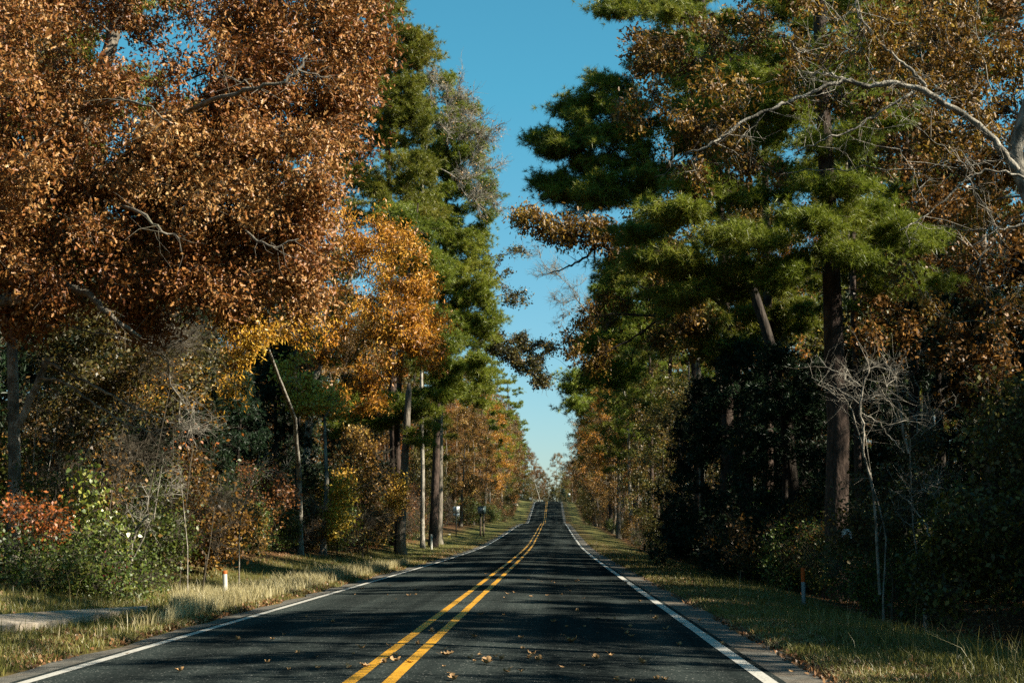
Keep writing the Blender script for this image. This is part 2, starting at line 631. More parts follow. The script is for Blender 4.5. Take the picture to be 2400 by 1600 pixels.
build_driveway()

# ------------------------------------------------------------------ foliage builders
LEAF = (np.array([[0, 0, 0], [.32, .26, .07], [.72, .21, .05], [1, 0, -.05], [.72, -.21, .05], [.32, -.26, .07]]), np.array([[0, 3, 2, 1], [0, 5, 4, 3]]))
OAK = (np.array([[0, 0, 0], [.22, .20, .05], [.38, .10, .03], [.55, .34, .10], [.66, .12, .02], [.84, .22, .04], [1, 0, -.08],
                 [.84, -.22, .04], [.66, -.12, .02], [.55, -.34, .10], [.38, -.10, .03], [.22, -.20, .05]]),
       np.array([[0, 2, 1, 0], [0, 2, 1, 0]]))
DIAM = (np.array([[0, 0, 0], [.5, .30, .08], [1, 0, -.04], [.5, -.30, .08]]), np.array([[0, 3, 2, 1]]))
SLIM = (np.array([[0, 0, 0], [.45, .15, .04], [1, 0, -.12], [.45, -.15, .04]]), np.array([[0, 3, 2, 1]]))
HEART = (np.array([[.08, 0, 0], [-.06, .26, .04], [.22, .44, .08], [.62, .28, .03], [1, 0, -.10], [.62, -.28, .03], [.22, -.44, .08], [-.06, -.26, .04]]),
         np.array([[0, 3, 2, 1], [0, 7, 6, 5], [0, 5, 4, 3]]))
# oak leaf: star-lobed, as triangles about the midrib
OAK_T = np.array([[0, 2, 1], [0, 4, 2], [2, 4, 3], [0, 6, 4], [4, 6, 5], [0, 11, 10], [0, 10, 8], [10, 9, 8], [0, 8, 6], [8, 7, 6]])
OAK = (OAK[0], OAK_T)


def unit(a):
    return a / (np.linalg.norm(a, axis=-1, keepdims=True) + 1e-9)


def leaf_verts(rng, P, size, tmpl, droop=0.4, up=0.6):
    N = len(P)
    d = rng.normal(size=(N, 3))
    d[:, 2] -= droop
    d = unit(d)
    n = rng.normal(size=(N, 3))
    n[:, 2] += up
    n = unit(n - d * (n * d).sum(1, keepdims=True))
    s = np.cross(n, d)
    k = (size * rng.uniform(0.5, 1.45, N))[:, None, None]
    T, Fc = tmpl
    V = P[:, None] + k * (T[None, :, 0:1] * d[:, None] + T[None, :, 1:2] * s[:, None] + T[None, :, 2:3] * n[:, None])
    fs = (Fc[None] + (np.arange(N) * len(T))[:, None, None]).reshape(-1, Fc.shape[1])
    return V.reshape(-1, 3), fs


def needle_verts(rng, P, A, n, length, width, spread=0.75):
    """n needles per tuft at P pointing about A"""
    N = len(P)
    d = unit(A[:, None] * 0.75 + rng.normal(size=(N, n, 3)) * spread)
    L = length * rng.uniform(0.7, 1.15, (N, n, 1))
    s = unit(np.cross(d, rng.normal(size=(N, n, 3)))) * (width * 0.5)
    p = P[:, None] + d * L * 0.05
    tip = P[:, None] + d * L
    tip[..., 2] -= 0.12 * L[..., 0]
    V = np.stack([p + s, p - s, tip], 2).reshape(-1, 3)
    return V, np.arange(N * n * 3).reshape(-1, 3)


def grow(rng, trunk, attr, attach, step, bend=0.3, lift=0.15, low_pen=0.8):
    """nearest-attach branching: every attractor is joined to the nearest limb already grown"""
    seg = np.linalg.norm(np.diff(trunk, axis=0), axis=1)
    L = np.concatenate([[0], np.cumsum(seg)])
    m = max(4, int(L[-1] / step))
    tt = np.linspace(0, L[-1], m)
    T = np.stack([np.interp(tt, L, trunk[:, k]) for k in range(3)], 1)
    wob = rng.normal(size=(m, 3)) * 0.03 * step
    wob[0] = 0
    T += np.cumsum(wob, 0) * 0.6
    cap = m + len(attr) * 40
    N = np.zeros((cap, 3))
    par = np.full(cap, -1)
    N[:m] = T
    par[:m] = np.arange(m) - 1
    i0 = int(m * attach)
    n = m
    dist = np.min(np.linalg.norm(attr[:, None] - T[None, i0:], axis=2), axis=1)
    ends = []
    for k in np.argsort(dist):
        p = attr[k]
        d = np.linalg.norm(N[i0:n] - p, axis=1)
        cost = d + low_pen * np.maximum(0, N[i0:n, 2] - p[2])
        q = i0 + int(np.argmin(cost))
        Ld = np.linalg.norm(p - N[q])
        c = max(1, int(math.ceil(Ld / step)))
        pd = N[q] - N[par[q]] if par[q] >= 0 else np.array([0, 0, 1.0])
        pd = pd / (np.linalg.norm(pd) + 1e-9)
        ctrl = N[q] + (p - N[q]) * 0.45 + pd * Ld * bend * 0.5 + np.array([0, 0, Ld * lift]) + rng.normal(size=3) * 0.17 * Ld
        t = (np.arange(1, c + 1) / c)[:, None]
        path = (1 - t) ** 2 * N[q] + 2 * t * (1 - t) * ctrl + t ** 2 * p
        if c > 1:
            path[:-1] += np.cumsum(rng.normal(size=(c - 1, 3)), 0) * 0.05 * step + rng.normal(size=(c - 1, 3)) * 0.13 * step
        N[n:n + c] = path
        par[n] = q
        par[n + 1:n + c] = np.arange(n, n + c - 1)
        n += c
        ends.append((k, n - 1))
    return N[:n], par[:n], m, dict(ends)


def tubes_from(mb, N, par, m, r0, r1, rt, ex=2.2):
    n = len(N)
    cnt = np.zeros(n)
    haskid = np.zeros(n, bool)
    haskid[par[par >= 0]] = True
    cnt[~haskid] = 1
    for i in range(n - 1, 0, -1):
        cnt[par[i]] += cnt[i]
    R = rt * np.maximum(cnt, 1) ** (1 / ex)
    tr = r0 + (r1 - r0) * (np.linspace(0, 1, m) ** 0.8)
    tr[0] *= 1.30
    if m > 3:
        tr[1] *= 1.08
    R[:m] = tr
    for i in range(m, n):
        R[i] = min(R[i], R[par[i]] * (0.7 if par[i] < m else 0.96))
    kids = [[] for _ in range(n)]
    for i in range(1, n):
        kids[par[i]].append(i)
    stack = [(0, -1)]
    while stack:
        s, p0 = stack.pop()
        ch = [p0, s] if p0 >= 0 else [s]
        cur = s
        while kids[cur]:
            ks = kids[cur]
            nx = (cur + 1) if cur + 1 < m else max(ks, key=lambda k: R[k])
            if nx not in ks:
                nx = ks[0]
            for k in ks:
                if k != nx:
                    stack.append((k, cur))
            ch.append(nx)
            cur = nx
        if len(ch) < 2:
            continue
        P = N[ch]
        Rr = R[ch].copy()
        if p0 >= 0:
            Rr[0] = Rr[1] * 1.15
        Rr[-1] *= 0.5
        big = Rr.max()
        mb.tube(P, Rr, 9 if big > 0.12 else (6 if big > 0.04 else 4))


def twig_tubes(mb, P0, P1, P2, r):
    """many thin twigs at once, each a three-ring three-sided tube"""
    Mn = len(P0)
    if not Mn:
        return
    P = np.stack([P0, P1, P2], 1)
    d = unit(P2 - P0)
    a = np.where(np.abs(d[:, :1]) < 0.8, np.array([[1.0, 0, 0]]), np.array([[0, 1.0, 0]]))
    n1 = unit(np.cross(d, a))
    n2 = np.cross(d, n1)
    ang = np.arange(3) * 2.0944
    ring = np.cos(ang)[None, :, None] * n1[:, None] + np.sin(ang)[None, :, None] * n2[:, None]
    rad = np.array([1.0, 0.75, 0.35]) * r
    V = P[:, :, None] + rad[None, :, None, None] * ring[:, None]
    base = (np.arange(Mn) * 9)[:, None]
    q = []
    for k in range(2):
        for j in range(3):
            j2 = (j + 1) % 3
            q.append([k * 3 + j, k * 3 + j2, k * 3 + 3 + j2, k * 3 + 3 + j])
    q = np.array(q)
    fs = (base[:, :, None] + q[None]).reshape(-1, 4)
    mb.add(V.reshape(-1, 3), fs)


def ball(rng, n):
    return unit(rng.normal(size=(n, 3))) * rng.uniform(0, 1, (n, 1)) ** (1 / 2.4)


def build_tree(name, label, cat, trunk, r0, r1, clumps, cr, twigs, per, leaf, size, bark, foliage, seed, attach=.3, step=.5,
               group=None, rt=.010, tr=.006, sub=0, droop=.4, needles=None, bend=.3, lift=.15, spread=.16, crown_name='crown', low_pen=.8, extra=None):
    """clumps and trunk in world coordinates; the thing's origin is the trunk's foot"""
    rng = np.random.default_rng(seed)
    trunk = np.asarray(trunk, float)
    base = trunk[0].copy()
    C = np.asarray(clumps, float) - base
    N, par, m, ends = grow(rng, trunk - base, C, attach, step, bend, lift, low_pen)
    mb = MB()
    tubes_from(mb, N, par, m, r0, r1, rt)
    K = len(C)
    idx = np.array([ends[k] for k in range(K)])
    cr = np.asarray(cr, float) * np.ones(3)
    off = ball(rng, K * twigs).reshape(K, twigs, 3) * cr * rng.uniform(0.65, 1.25, (K, 1, 1))
    outward = unit(C - np.array([0, 0, 1]) * C[:, 2:] * 0.8)[:, None] * 0.25 * cr
    tip = (C[:, None] + off + outward).reshape(-1, 3)
    up1 = np.where(par[idx] >= m, par[idx], idx)
    up2 = np.where(par[up1] >= m, par[up1], up1)
    bidx = np.take_along_axis(np.stack([idx, up1, up2], 1), rng.integers(0, 3, (K, twigs)), 1)
    far_ = np.linalg.norm(N[bidx] - C[:, None], axis=2) > 1.6 * cr.max()
    bidx = np.where(far_, idx[:, None], bidx)
    p0 = N[bidx].reshape(-1, 3)
    mid = p0 * .5 + tip * .5 + rng.normal(size=tip.shape) * 0.16 * np.linalg.norm(tip - p0, axis=1, keepdims=True)
    mid[:, 2] += 0.05
    twig_tubes(mb, p0, mid, tip, tr)
    if sub:
        rep = np.repeat(np.arange(len(tip)), sub)
        t = rng.uniform(0.15, 1.0, (len(rep), 1))
        q0 = np.where(t < .5, p0[rep] * (1 - 2 * t) + mid[rep] * 2 * t, mid[rep] * (2 - 2 * t) + tip[rep] * (2 * t - 1))
        dd = unit(unit(tip[rep] - p0[rep]) + rng.normal(size=(len(rep), 3)) * 0.6)
        ln = rng.uniform(0.3, 0.8, (len(rep), 1)) * np.linalg.norm(tip[rep] - p0[rep], axis=1, keepdims=True)
        q2 = q0 + dd * ln
        q1 = (q0 + q2) / 2 + rng.normal(size=q0.shape) * 0.06 * ln
        twig_tubes(mb, q0, q1, q2, tr * 0.6)
    root = empty(name, base, label, cat, group)
    if extra:
        extra(mb, rng, base)
    kids = [mb.build('trunk', bark, root, smooth=True)]
    if per:
        if needles:
            ln, wd, nn = needles
            rep = np.repeat(np.arange(len(tip)), per)
            t = rng.uniform(0.35, 1.05, (len(rep), 1))
            P = p0[rep] * (1 - t) + tip[rep] * t + rng.normal(size=(len(rep), 3)) * spread * 0.5
            A = unit(unit(tip[rep] - p0[rep]) + np.array([0, 0, 0.55]))
            V, f = needle_verts(rng, P, A, nn, ln, wd)
        else:
            rep = np.repeat(np.arange(len(tip)), per)
            t = rng.uniform(0.25, 1.1, (len(rep), 1))
            P = p0[rep] * (1 - t) + tip[rep] * t + rng.normal(size=(len(rep), 3)) * spread
            V, f = leaf_verts(rng, P, size, leaf, droop)
        kids.append(link(crown_name, np_mesh(crown_name, V, [f]), foliage, root))
    KIDS[root.name] = kids
    return root


def pxc(rng, ells, keep=None):
    """clump centres inside ellipsoids given as (u, v, ru, rv, distance, depth radius, count)"""
    out = []
    for (u, v, ru, rv, d, rd, n) in ells:
        b = unit(rng.normal(size=(n, 3))) * rng.uniform(0.15, 1, (n, 1)) ** (1 / 2.2)
        for k in b:
            out.append(W(u + k[0] * ru, v + k[1] * rv, d + k[2] * rd))
    return np.array(out)


def line_px(pts):
    return np.array([W(*p) for p in pts])


def rooted(pts):
    """trunk given by (u, v, d) points; its foot is put on the ground under the first"""
    P = line_px(pts)
    f = P[0].copy()
    f[2] = float(gz(f[0], f[1])) - 0.06
    if P[0][2] > f[2] + 0.15:
        P = np.concatenate([[f], P])
    else:
        P[0] = f
    return P


def env_clumps(rng, n, H, h0, R, prof, minr=0.25):
    t = rng.uniform(0, 1, n)
    pr = np.interp(t, np.linspace(0, 1, len(prof)), prof)
    a = rng.uniform(0, 2 * math.pi, n)
    r = R * pr * rng.uniform(minr, 1, n) ** 0.6
    return np.stack([r * np.cos(a), r * np.sin(a), h0 + (H - h0) * t], 1)


def whorl_clumps(rng, H, h0, R, prof, nw, nb):
    out = []
    for i in range(nw):
        t = (i + rng.uniform(-.3, .3)) / (nw - 1)
        t = min(1, max(0, t))
        z = h0 + (H - h0) * t
        pr = R * np.interp(t, np.linspace(0, 1, len(prof)), prof)
        a0 = rng.uniform(0, 6.28)
        k = max(2, int(round(nb * (0.5 + 0.5 * pr / R))))
        for j in range(k):
            if rng.random() < 0.14:
                continue
            a = a0 + 6.283 * j / k + rng.uniform(-.35, .35)
            rr = pr * rng.uniform(.65, 1.1)
            out.append([rr * math.cos(a), rr * math.sin(a), z + rng.uniform(-.3, .5) + 0.12 * rr])
            if rr > 1.8:
                q = rr * rng.uniform(.45, .65)
                a += rng.uniform(-.25, .25)
                out.append([q * math.cos(a), q * math.sin(a), z + 0.1 * q + rng.uniform(-.1, .4)])
    return np.array(out)


# ------------------------------------------------------------------ kinds that are repeated along the road
R0 = np.random.default_rng(77)
FAR = np.array([0, -40.0, 0])
PROTO = {}


def straight(H, lean=(0, 0), n=6, wob=.12, seed=0):
    r = np.random.default_rng(seed)
    t = np.linspace(0, 1, n)
    P = np.stack([lean[0] * t ** 1.4, lean[1] * t ** 1.4, H * t], 1)
    P[1:, :2] += r.normal(size=(n - 1, 2)) * wob
    return P


def proto(key, name, cat, **kw):
    PROTO[key] = build_tree(name, 'x', cat, **kw)
    PROTO[key]['used'] = 0


RND = [.55, .85, 1, .98, .85, .6, .25]
proto('rust', 'oak_tree', 'tree', trunk=straight(12, (.5, .3), seed=1), r0=.26, r1=.08, clumps=env_clumps(R0, 150, 17, 4.5, 4.6, RND), cr=(.66, .66, .5), twigs=11, per=13,
      leaf=DIAM, size=.16, bark=M['bark_oak'], foliage=M['rust_red'], seed=11, attach=.25)
proto('gold', 'hickory_tree', 'tree', trunk=straight(14, (-.4, .3), seed=2), r0=.24, r1=.07, clumps=env_clumps(R0, 150, 19, 5, 4.2, RND), cr=(.66, .66, .5), twigs=11, per=13,
      leaf=SLIM, size=.19, bark=M['bark_oak'], foliage=M['gold'], seed=12, attach=.3)
proto('brown', 'sweetgum_tree', 'tree', trunk=straight(15, (.3, -.3), seed=3), r0=.25, r1=.07, clumps=env_clumps(R0, 150, 20, 3.5, 4.4, RND), cr=(.66, .66, .5), twigs=11, per=9,
      leaf=DIAM, size=.15, bark=M['bark_oak'], foliage=M['brown'], seed=13, attach=.2)
proto('olive', 'elm_tree', 'tree', trunk=straight(10, (.3, .5), seed=4), r0=.18, r1=.05, clumps=env_clumps(R0, 120, 13, 1.8, 3.8, RND), cr=(.66, .66, .5), twigs=11, per=11,
      leaf=DIAM, size=.14, bark=M['bark_dark'], foliage=M['olive'], seed=14, attach=.12)
proto('pine', 'pine_tree', 'tree', trunk=straight(27, (.3, .2), seed=5, wob=.08), r0=.30, r1=.07, clumps=whorl_clumps(R0, 28, 9, 4.2, [.75, 1, .95, .85, .65, .3], 14, 6), cr=(.95, .95, .38),
      twigs=14, per=3, leaf=None, size=0, bark=M['bark_pine'], foliage=M['needle'], seed=15, attach=.3, needles=(.32, .036, 22), step=.6, low_pen=.2, lift=.05)
proto('pine_y', 'pine_tree', 'tree', trunk=straight(23, (-.4, .3), seed=6, wob=.08), r0=.26, r1=.06, clumps=whorl_clumps(R0, 24, 6, 3.9, [.8, 1, .95, .8, .6, .3], 13, 6), cr=(.95, .95, .38),
      twigs=14, per=3, leaf=None, size=0, bark=M['bark_pine'], foliage=M['needle_y'], seed=16, attach=.25, needles=(.32, .036, 22), step=.6, low_pen=.2, lift=.05)
proto('bare', 'bare_tree', 'tree', trunk=straight(9, (.4, .2), seed=7), r0=.13, r1=.04, clumps=env_clumps(R0, 60, 14, 3, 3.0, RND), cr=(.8, .8, .8), twigs=8, per=0,
      leaf=None, size=0, bark=M['bark_pale'], foliage=None, seed=17, attach=.25, sub=4, tr=.008, rt=.014)
proto('cedar', 'cedar_tree', 'tree', trunk=straight(8, seed=8, wob=.05), r0=.16, r1=.04, clumps=env_clumps(R0, 130, 9, .7, 2.4, [1, 1, .85, .6, .35, .1]), cr=(.6, .6, .6), twigs=12, per=2,
      leaf=None, size=0, bark=M['bark_dark'], foliage=M['cedar'], seed=18, attach=.05, needles=(.22, .035, 16))
proto('shrub_brown', 'shrub', 'shrub', trunk=straight(1.2, seed=9), r0=.05, r1=.02, clumps=env_clumps(R0, 46, 3.0, .3, 1.6, [.7, 1, 1, .8, .4]), cr=(.5, .5, .5), twigs=10, per=7,
      leaf=DIAM, size=.10, bark=M['bark_twig'], foliage=M['brown'], seed=19, attach=0, step=.25, sub=2, tr=.006)
proto('shrub_green', 'shrub', 'shrub', trunk=straight(1.0, seed=10), r0=.05, r1=.02, clumps=env_clumps(R0, 46, 2.4, .2, 1.5, [.8, 1, 1, .8, .4]), cr=(.5, .5, .45), twigs=10, per=9,
      leaf=DIAM, size=.10, bark=M['bark_twig'], foliage=M['green'], seed=20, attach=0, step=.25, sub=1, tr=.006)
proto('shrub_red', 'shrub', 'shrub', trunk=straight(1.2, seed=11), r0=.05, r1=.02, clumps=env_clumps(R0, 46, 3.4, .4, 1.5, [.7, 1, 1, .8, .4]), cr=(.5, .5, .5), twigs=10, per=7,
      leaf=DIAM, size=.10, bark=M['bark_twig'], foliage=M['rust_red'], seed=21, attach=0, step=.25, sub=2, tr=.006)
proto('shrub_twig', 'shrub', 'shrub', trunk=straight(.8, seed=12), r0=.05, r1=.02, clumps=env_clumps(R0, 34, 2.8, .4, 1.4, [.6, 1, 1, .8, .4]), cr=(.55, .55, .55), twigs=10, per=0,
      leaf=None, size=0, bark=M['bark_twig'], foliage=None, seed=22, attach=0, step=.25, sub=5, tr=.006)

KIND_WORDS = {'rust': 'rust-red leafed oak', 'gold': 'golden-leaved hickory', 'brown': 'brown-gold sweetgum', 'olive': 'low olive-green leafy tree', 'pine': 'tall dark green pine',
              'pine_y': 'yellowish green pine', 'bare': 'leafless pale-barked tree', 'cedar': 'dark evergreen cedar', 'shrub_brown': 'brown-leaved shrub',
              'shrub_green': 'green leafy shrub', 'shrub_red': 'reddish-leaved shrub', 'shrub_twig': 'leafless twiggy shrub'}


def put(key, x, y, sc=1.0, label=None, group=None, sz=None, rz=None):
    r = PROTO[key]
    rz = R0.uniform(0, 6.28) if rz is None else rz
    loc = gp(x, y, -0.08)
    if r['used'] == 0:
        r['used'] = 1
        r.location = tuple(loc)
        r.rotation_euler = (0, 0, rz)
        r.scale = (sc, sc, sz or sc)
        r['label'] = label
        if group:
            r['group'] = group
        return r
    o = dup(r, loc, rz, sc, label, group, sz)
    if not group and 'group' in o:
        del o['group']
    return o


def put_s(key, s, y, sc=1.0, label=None, group=None, sz=None):
    return put(key, s + float(xo(y)), y, sc, label, group, sz)


exec_order = []
# ------------------------------------------------------------------ LEFT SIDE, the singled-out trees
rng = np.random.default_rng(101)
# great rust-brown oak whose crown fills the upper left
cl = pxc(rng, [(300, 140, 560, 400, 27.5, 3.6, 230), (600, 390, 250, 210, 27.5, 2.6, 85), (240, 500, 440, 190, 27, 3.0, 120), (690, 130, 200, 240, 28, 2.4, 70), (640, 590, 130, 110, 27.5, 1.6, 34), (150, 650, 240, 60, 26.5, 2.4, 26), (450, 660, 180, 60, 27, 2, 22), (70, 740, 70, 50, 27, 1.4, 9), (300, 745, 60, 40, 27, 1.2, 7), (560, 735, 60, 40, 27, 1.2, 7), (690, 690, 50, 40, 27, 1, 6), (800, 40, 90, 120, 28, 1.4, 18), (0, 300, 260, 420, 25, 2.5, 70)])


def limb_set(limbs, twg=.8, tr=.005):
    def ex(mb, rng, base):
        for pts, a, b in limbs:
            P = line_px(pts) - base
            n = len(P)
            tt = np.linspace(0, n - 1, n * 4)
            Q = np.stack([np.interp(tt, np.arange(n), P[:, k]) for k in range(3)], 1)
            Q[1:-1] += rng.normal(size=(len(Q) - 2, 3)) * .02
            mb.tube(Q, np.linspace(a, b, len(Q)) * rng.uniform(.88, 1.12, len(Q)), 7)
            m = int(len(Q) * twg)
            i = rng.integers(len(Q) // 3, len(Q), m)
            d = unit(rng.normal(size=(m, 3)) + unit(Q[-1] - Q[0]) * .7)
            p2 = Q[i] + d * rng.uniform(.25, .9, (m, 1))
            twig_tubes(mb, Q[i], (Q[i] + p2) / 2 + rng.normal(size=p2.shape) * .06, p2, tr)
    return ex


OAK_LIMBS = limb_set([([(330, 330, 27), (420, 270, 25.6), (520, 225, 24.4), (600, 205, 23.9), (660, 195, 23.8), (700, 165, 23.8), (720, 130, 24)], .05, .018), ([(600, 205, 23.9), (570, 190, 23.8), (530, 178, 23.8)], .018, .009),
                      ([(700, 165, 23.8), (740, 175, 23.9), (780, 178, 24)], .018, .008), ([(200, 260, 26), (280, 230, 24.2), (350, 250, 23.6), (400, 290, 23.4)], .03, .012), ([(560, 520, 26), (600, 560, 24.6), (640, 580, 24), (700, 560, 24)], .03, .012),
                      ([(250, 470, 26), (330, 500, 24), (380, 540, 23.6), (420, 560, 23.6)], .035, .014), ([(-60, 720, 26.4), (0, 705, 26), (70, 690, 25.8), (150, 670, 25.6), (210, 690, 25.4), (260, 740, 25.4), (330, 790, 25.6)], .15, .03),
                      ([(0, 400, 25), (40, 380, 24), (60, 360, 24)], .05, .03)])
build_tree('oak_tree', 'huge rust-brown oak whose crown fills the upper left, trunk outside the picture', 'tree',
           rooted([(-330, 1330, 27), (-280, 900, 27), (-180, 700, 27), (-10, 580, 27), (160, 380, 27.3), (260, 100, 27.5), (300, -150, 27.5)]), .42, .09, cl, (.60, .60, .46), 14, 21, OAK, .092, M['bark_oak'], M['rust'], 201,
           attach=.3, step=.4, rt=.010, tr=.0045, sub=0, droop=.6, spread=.15, extra=OAK_LIMBS)
# golden hickory left of centre
cl = pxc(rng, [(870, 640, 150, 160, 66, 3.0, 62), (890, 800, 160, 130, 66, 3.0, 52), (760, 560, 90, 120, 66, 2.5, 26), (830, 930, 120, 45, 65, 2, 14), (965, 740, 80, 120, 66, 2, 20), (720, 780, 60, 60, 66, 1.5, 8), (1010, 800, 30, 70, 66, 1, 6)])
build_tree('hickory_tree', 'golden-orange hickory with pale trunk, glowing left of the tall pines', 'tree',
           rooted([(712, 1290, 66), (718, 1050, 66), (735, 900, 66), (800, 720, 66), (850, 560, 66)]), .24, .08, cl, (.72, .72, .55), 12, 16, SLIM, .19, M['bark_pale'], M['gold'], 202, attach=.35, droop=1.0)
# yellow small tree at its foot
cl = pxc(rng, [(740, 945, 75, 40, 60, 1.2, 26), (700, 880, 60, 50, 60, 1.2, 12), (790, 1180, 30, 90, 60, .8, 18)])
build_tree('maple_tree', 'small yellow-leaved maple in front of the pale trunk of the golden hickory', 'tree',
           rooted([(757, 1290, 60), (765, 1120, 60), (760, 980, 60)]), .15, .05, cl, (.5, .5, .35), 10, 11, DIAM, .14, M['bark_pale'], M['yellow_leaf'], 203, attach=.1, step=.35)
# orange-yellow tree under the oak
cl = pxc(rng, [(540, 745, 60, 35, 46, 1.2, 13), (620, 790, 60, 30, 46, 1.2, 11), (700, 750, 70, 60, 48, 1.5, 14), (545, 830, 45, 30, 46, 1.0, 9), (420, 880, 60, 40, 44, 1.2, 12), (330, 930, 50, 40, 44, 1.2, 10), (500, 930, 70, 60, 45, 1.3, 10)])
build_tree('maple_tree', 'slender maple with orange-yellow leaves under the lower edge of the huge oak', 'tree',
           rooted([(704, 1282, 56), (700, 1100, 55), (690, 980, 53), (640, 850, 49), (590, 720, 47)]), .13, .04, cl, (.5, .5, .4), 10, 10, SLIM, .15, M['bark_pale'], M['gold'], 204, attach=.4, step=.35, droop=.9)


def pine_px(label, pts, r0, r1, ells, seed, mat='needle', cr=(.85, .85, .28), tw=14, per=4, nd=(.29, .025, 22), **kw):
    rr = np.random.default_rng(seed + 1000)
    ells = [e[:6] + (int(e[6] * 1.35),) for e in ells]
    return build_tree('pine_tree', label, 'tree', rooted(pts), r0, r1, pxc(rr, ells), cr, tw, per, None, 0, M['bark_pine'], M[mat], seed, needles=nd, step=.5, low_pen=.25, lift=.05, spread=.2, **kw)


pine_px('tallest left pine, its top cut off by the upper edge left of the sky gap', [(925, 1270, 82), (922, 900, 82), (915, 500, 82), (900, 0, 82), (895, -110, 82)], .32, .08,
        [(880, 40, 100, 130, 82, 2.6, 34), (950, 130, 70, 60, 82, 2, 18), (880, 230, 120, 70, 82, 2.6, 26), (960, 270, 60, 50, 82, 2, 10), (900, 380, 120, 70, 82, 2.8, 22), (860, 480, 120, 60, 82, 2.6, 18), (950, 520, 80, 60, 82, 2.2, 22), (830, 330, 80, 120, 83, 2.5, 24), (980, 110, 30, 50, 82, 1.5, 10), (940, 220, 50, 60, 82, 2, 16), (820, 120, 80, 120, 84, 2.5, 24), (985, 420, 60, 60, 84, 2, 14), (900, 300, 110, 60, 82, 2, 18)],
        205, 'needle_y', cr=(1.0, 1.0, .45), attach=.35)
pine_px('yellow-green pine right of the tallest left pine, leaning into the sky gap', [(1015, 1262, 96), (1030, 800, 96), (1045, 500, 96), (1050, 190, 96)], .32, .07,
        [(1020, 230, 70, 60, 96, 2.2, 20), (1080, 300, 60, 60, 96, 2, 18), (1000, 330, 70, 60, 96, 2.5, 16), (1090, 400, 60, 50, 96, 2.2, 16), (1125, 480, 45, 50, 96, 2, 12), (1030, 480, 90, 60, 96, 2.8, 20), (1080, 580, 70, 60, 96, 2.5, 14),
         (1000, 620, 80, 70, 96, 2.8, 18), (1090, 680, 70, 60, 96, 2.5, 20), (1140, 760, 40, 40, 96, 2, 10), (1040, 790, 90, 60, 96, 2.8, 22), (1070, 880, 80, 50, 95, 2.5, 16), (1110, 930, 50, 30, 95, 2, 8), (1060, 350, 80, 80, 96, 2.4, 20), (1060, 530, 80, 60, 96, 2.4, 18), (1000, 420, 70, 90, 97, 2.5, 18), (1070, 640, 70, 70, 96, 2.4, 20), (1050, 730, 90, 60, 96, 2.4, 20), (1120, 560, 40, 50, 96, 2, 8)],
        206, 'needle_y', cr=(1.05, 1.05, .42), attach=.25)
pine_px('shaded dark pine boughs behind the golden hickory crown', [(935, 1272, 78), (930, 1000, 78), (950, 700, 78), (980, 480, 78)], .24, .06,
        [(900, 960, 110, 40, 77, 2.5, 22), (1010, 900, 70, 50, 78, 2, 14), (1020, 760, 60, 70, 78, 2, 14), (960, 520, 70, 70, 79, 2.2, 14), (1010, 640, 50, 60, 79, 2, 16), (1040, 840, 80, 50, 78, 2.2, 20), (960, 600, 60, 80, 80, 2.2, 16), (850, 990, 70, 30, 77, 2, 10)], 207, 'needle', cr=(.95, .95, .35), attach=.25)
# bare pale tree before the pines
cl = pxc(rng, [(1040, 210, 60, 60, 88, 1.5, 16), (1080, 280, 70, 60, 88, 1.5, 20), (1150, 350, 45, 60, 88, 1.2, 14), (1110, 420, 60, 40, 88, 1.3, 10), (1130, 480, 60, 40, 88, 1.3, 8)])
build_tree('bare_tree', 'leafless white-branched tree standing out against the left pines', 'tree',
           rooted([(990, 1265, 88), (985, 700, 88), (990, 400, 88), (1012, 250, 88)]), .15, .05, cl, (.7, .7, .7), 12, 1, DIAM, .11, M['bark_pale'], M['rust'], 208, attach=.55, sub=4, tr=.016, rt=.02, bend=.5, lift=.2)
# oak whose dark bough hangs over the road
cl = pxc(rng, [(1085, 745, 50, 40, 105.5, 1.5, 16), (1120, 780, 60, 40, 105, 1.5, 24), (1190, 815, 50, 36, 105, 1.5, 30), (1240, 855, 45, 25, 105, 1.2, 26), (1272, 895, 25, 18, 105, .8, 12), (1275, 815, 25, 16, 105, .8, 8), (1225, 800, 40, 20, 105, .8, 10), (1200, 700, 35, 25, 105, 1, 8),
               (1180, 590, 60, 18, 105, 1, 5), (1150, 650, 50, 30, 105, 1.2, 6)])
build_tree('oak_tree', 'left oak with a dark leafy bough hanging down over the road', 'tree',
           rooted([(1030, 1258, 106), (1035, 950, 106), (1060, 800, 106), (1090, 690, 106)]), .26, .07, cl, (.55, .55, .4), 10, 10, DIAM, .17, M['bark_oak'], M['olive'], 209, attach=.45, step=.4, tr=.012, rt=.018, sub=2, lift=.1,
           extra=limb_set([([(1060, 760, 106), (1100, 770, 105), (1150, 800, 105), (1200, 840, 105), (1240, 870, 105), (1280, 915, 105)], .13, .02), ([(1150, 800, 105), (1210, 800, 105), (1260, 810, 105), (1300, 820, 105)], .06, .015), ([(1080, 700, 106), (1130, 700, 105), (1180, 690, 105), (1215, 705, 105)], .07, .015), ([(1060, 640, 106), (1110, 620, 105), (1160, 600, 105), (1220, 590, 105)], .07, .015)], 1.5, .014))

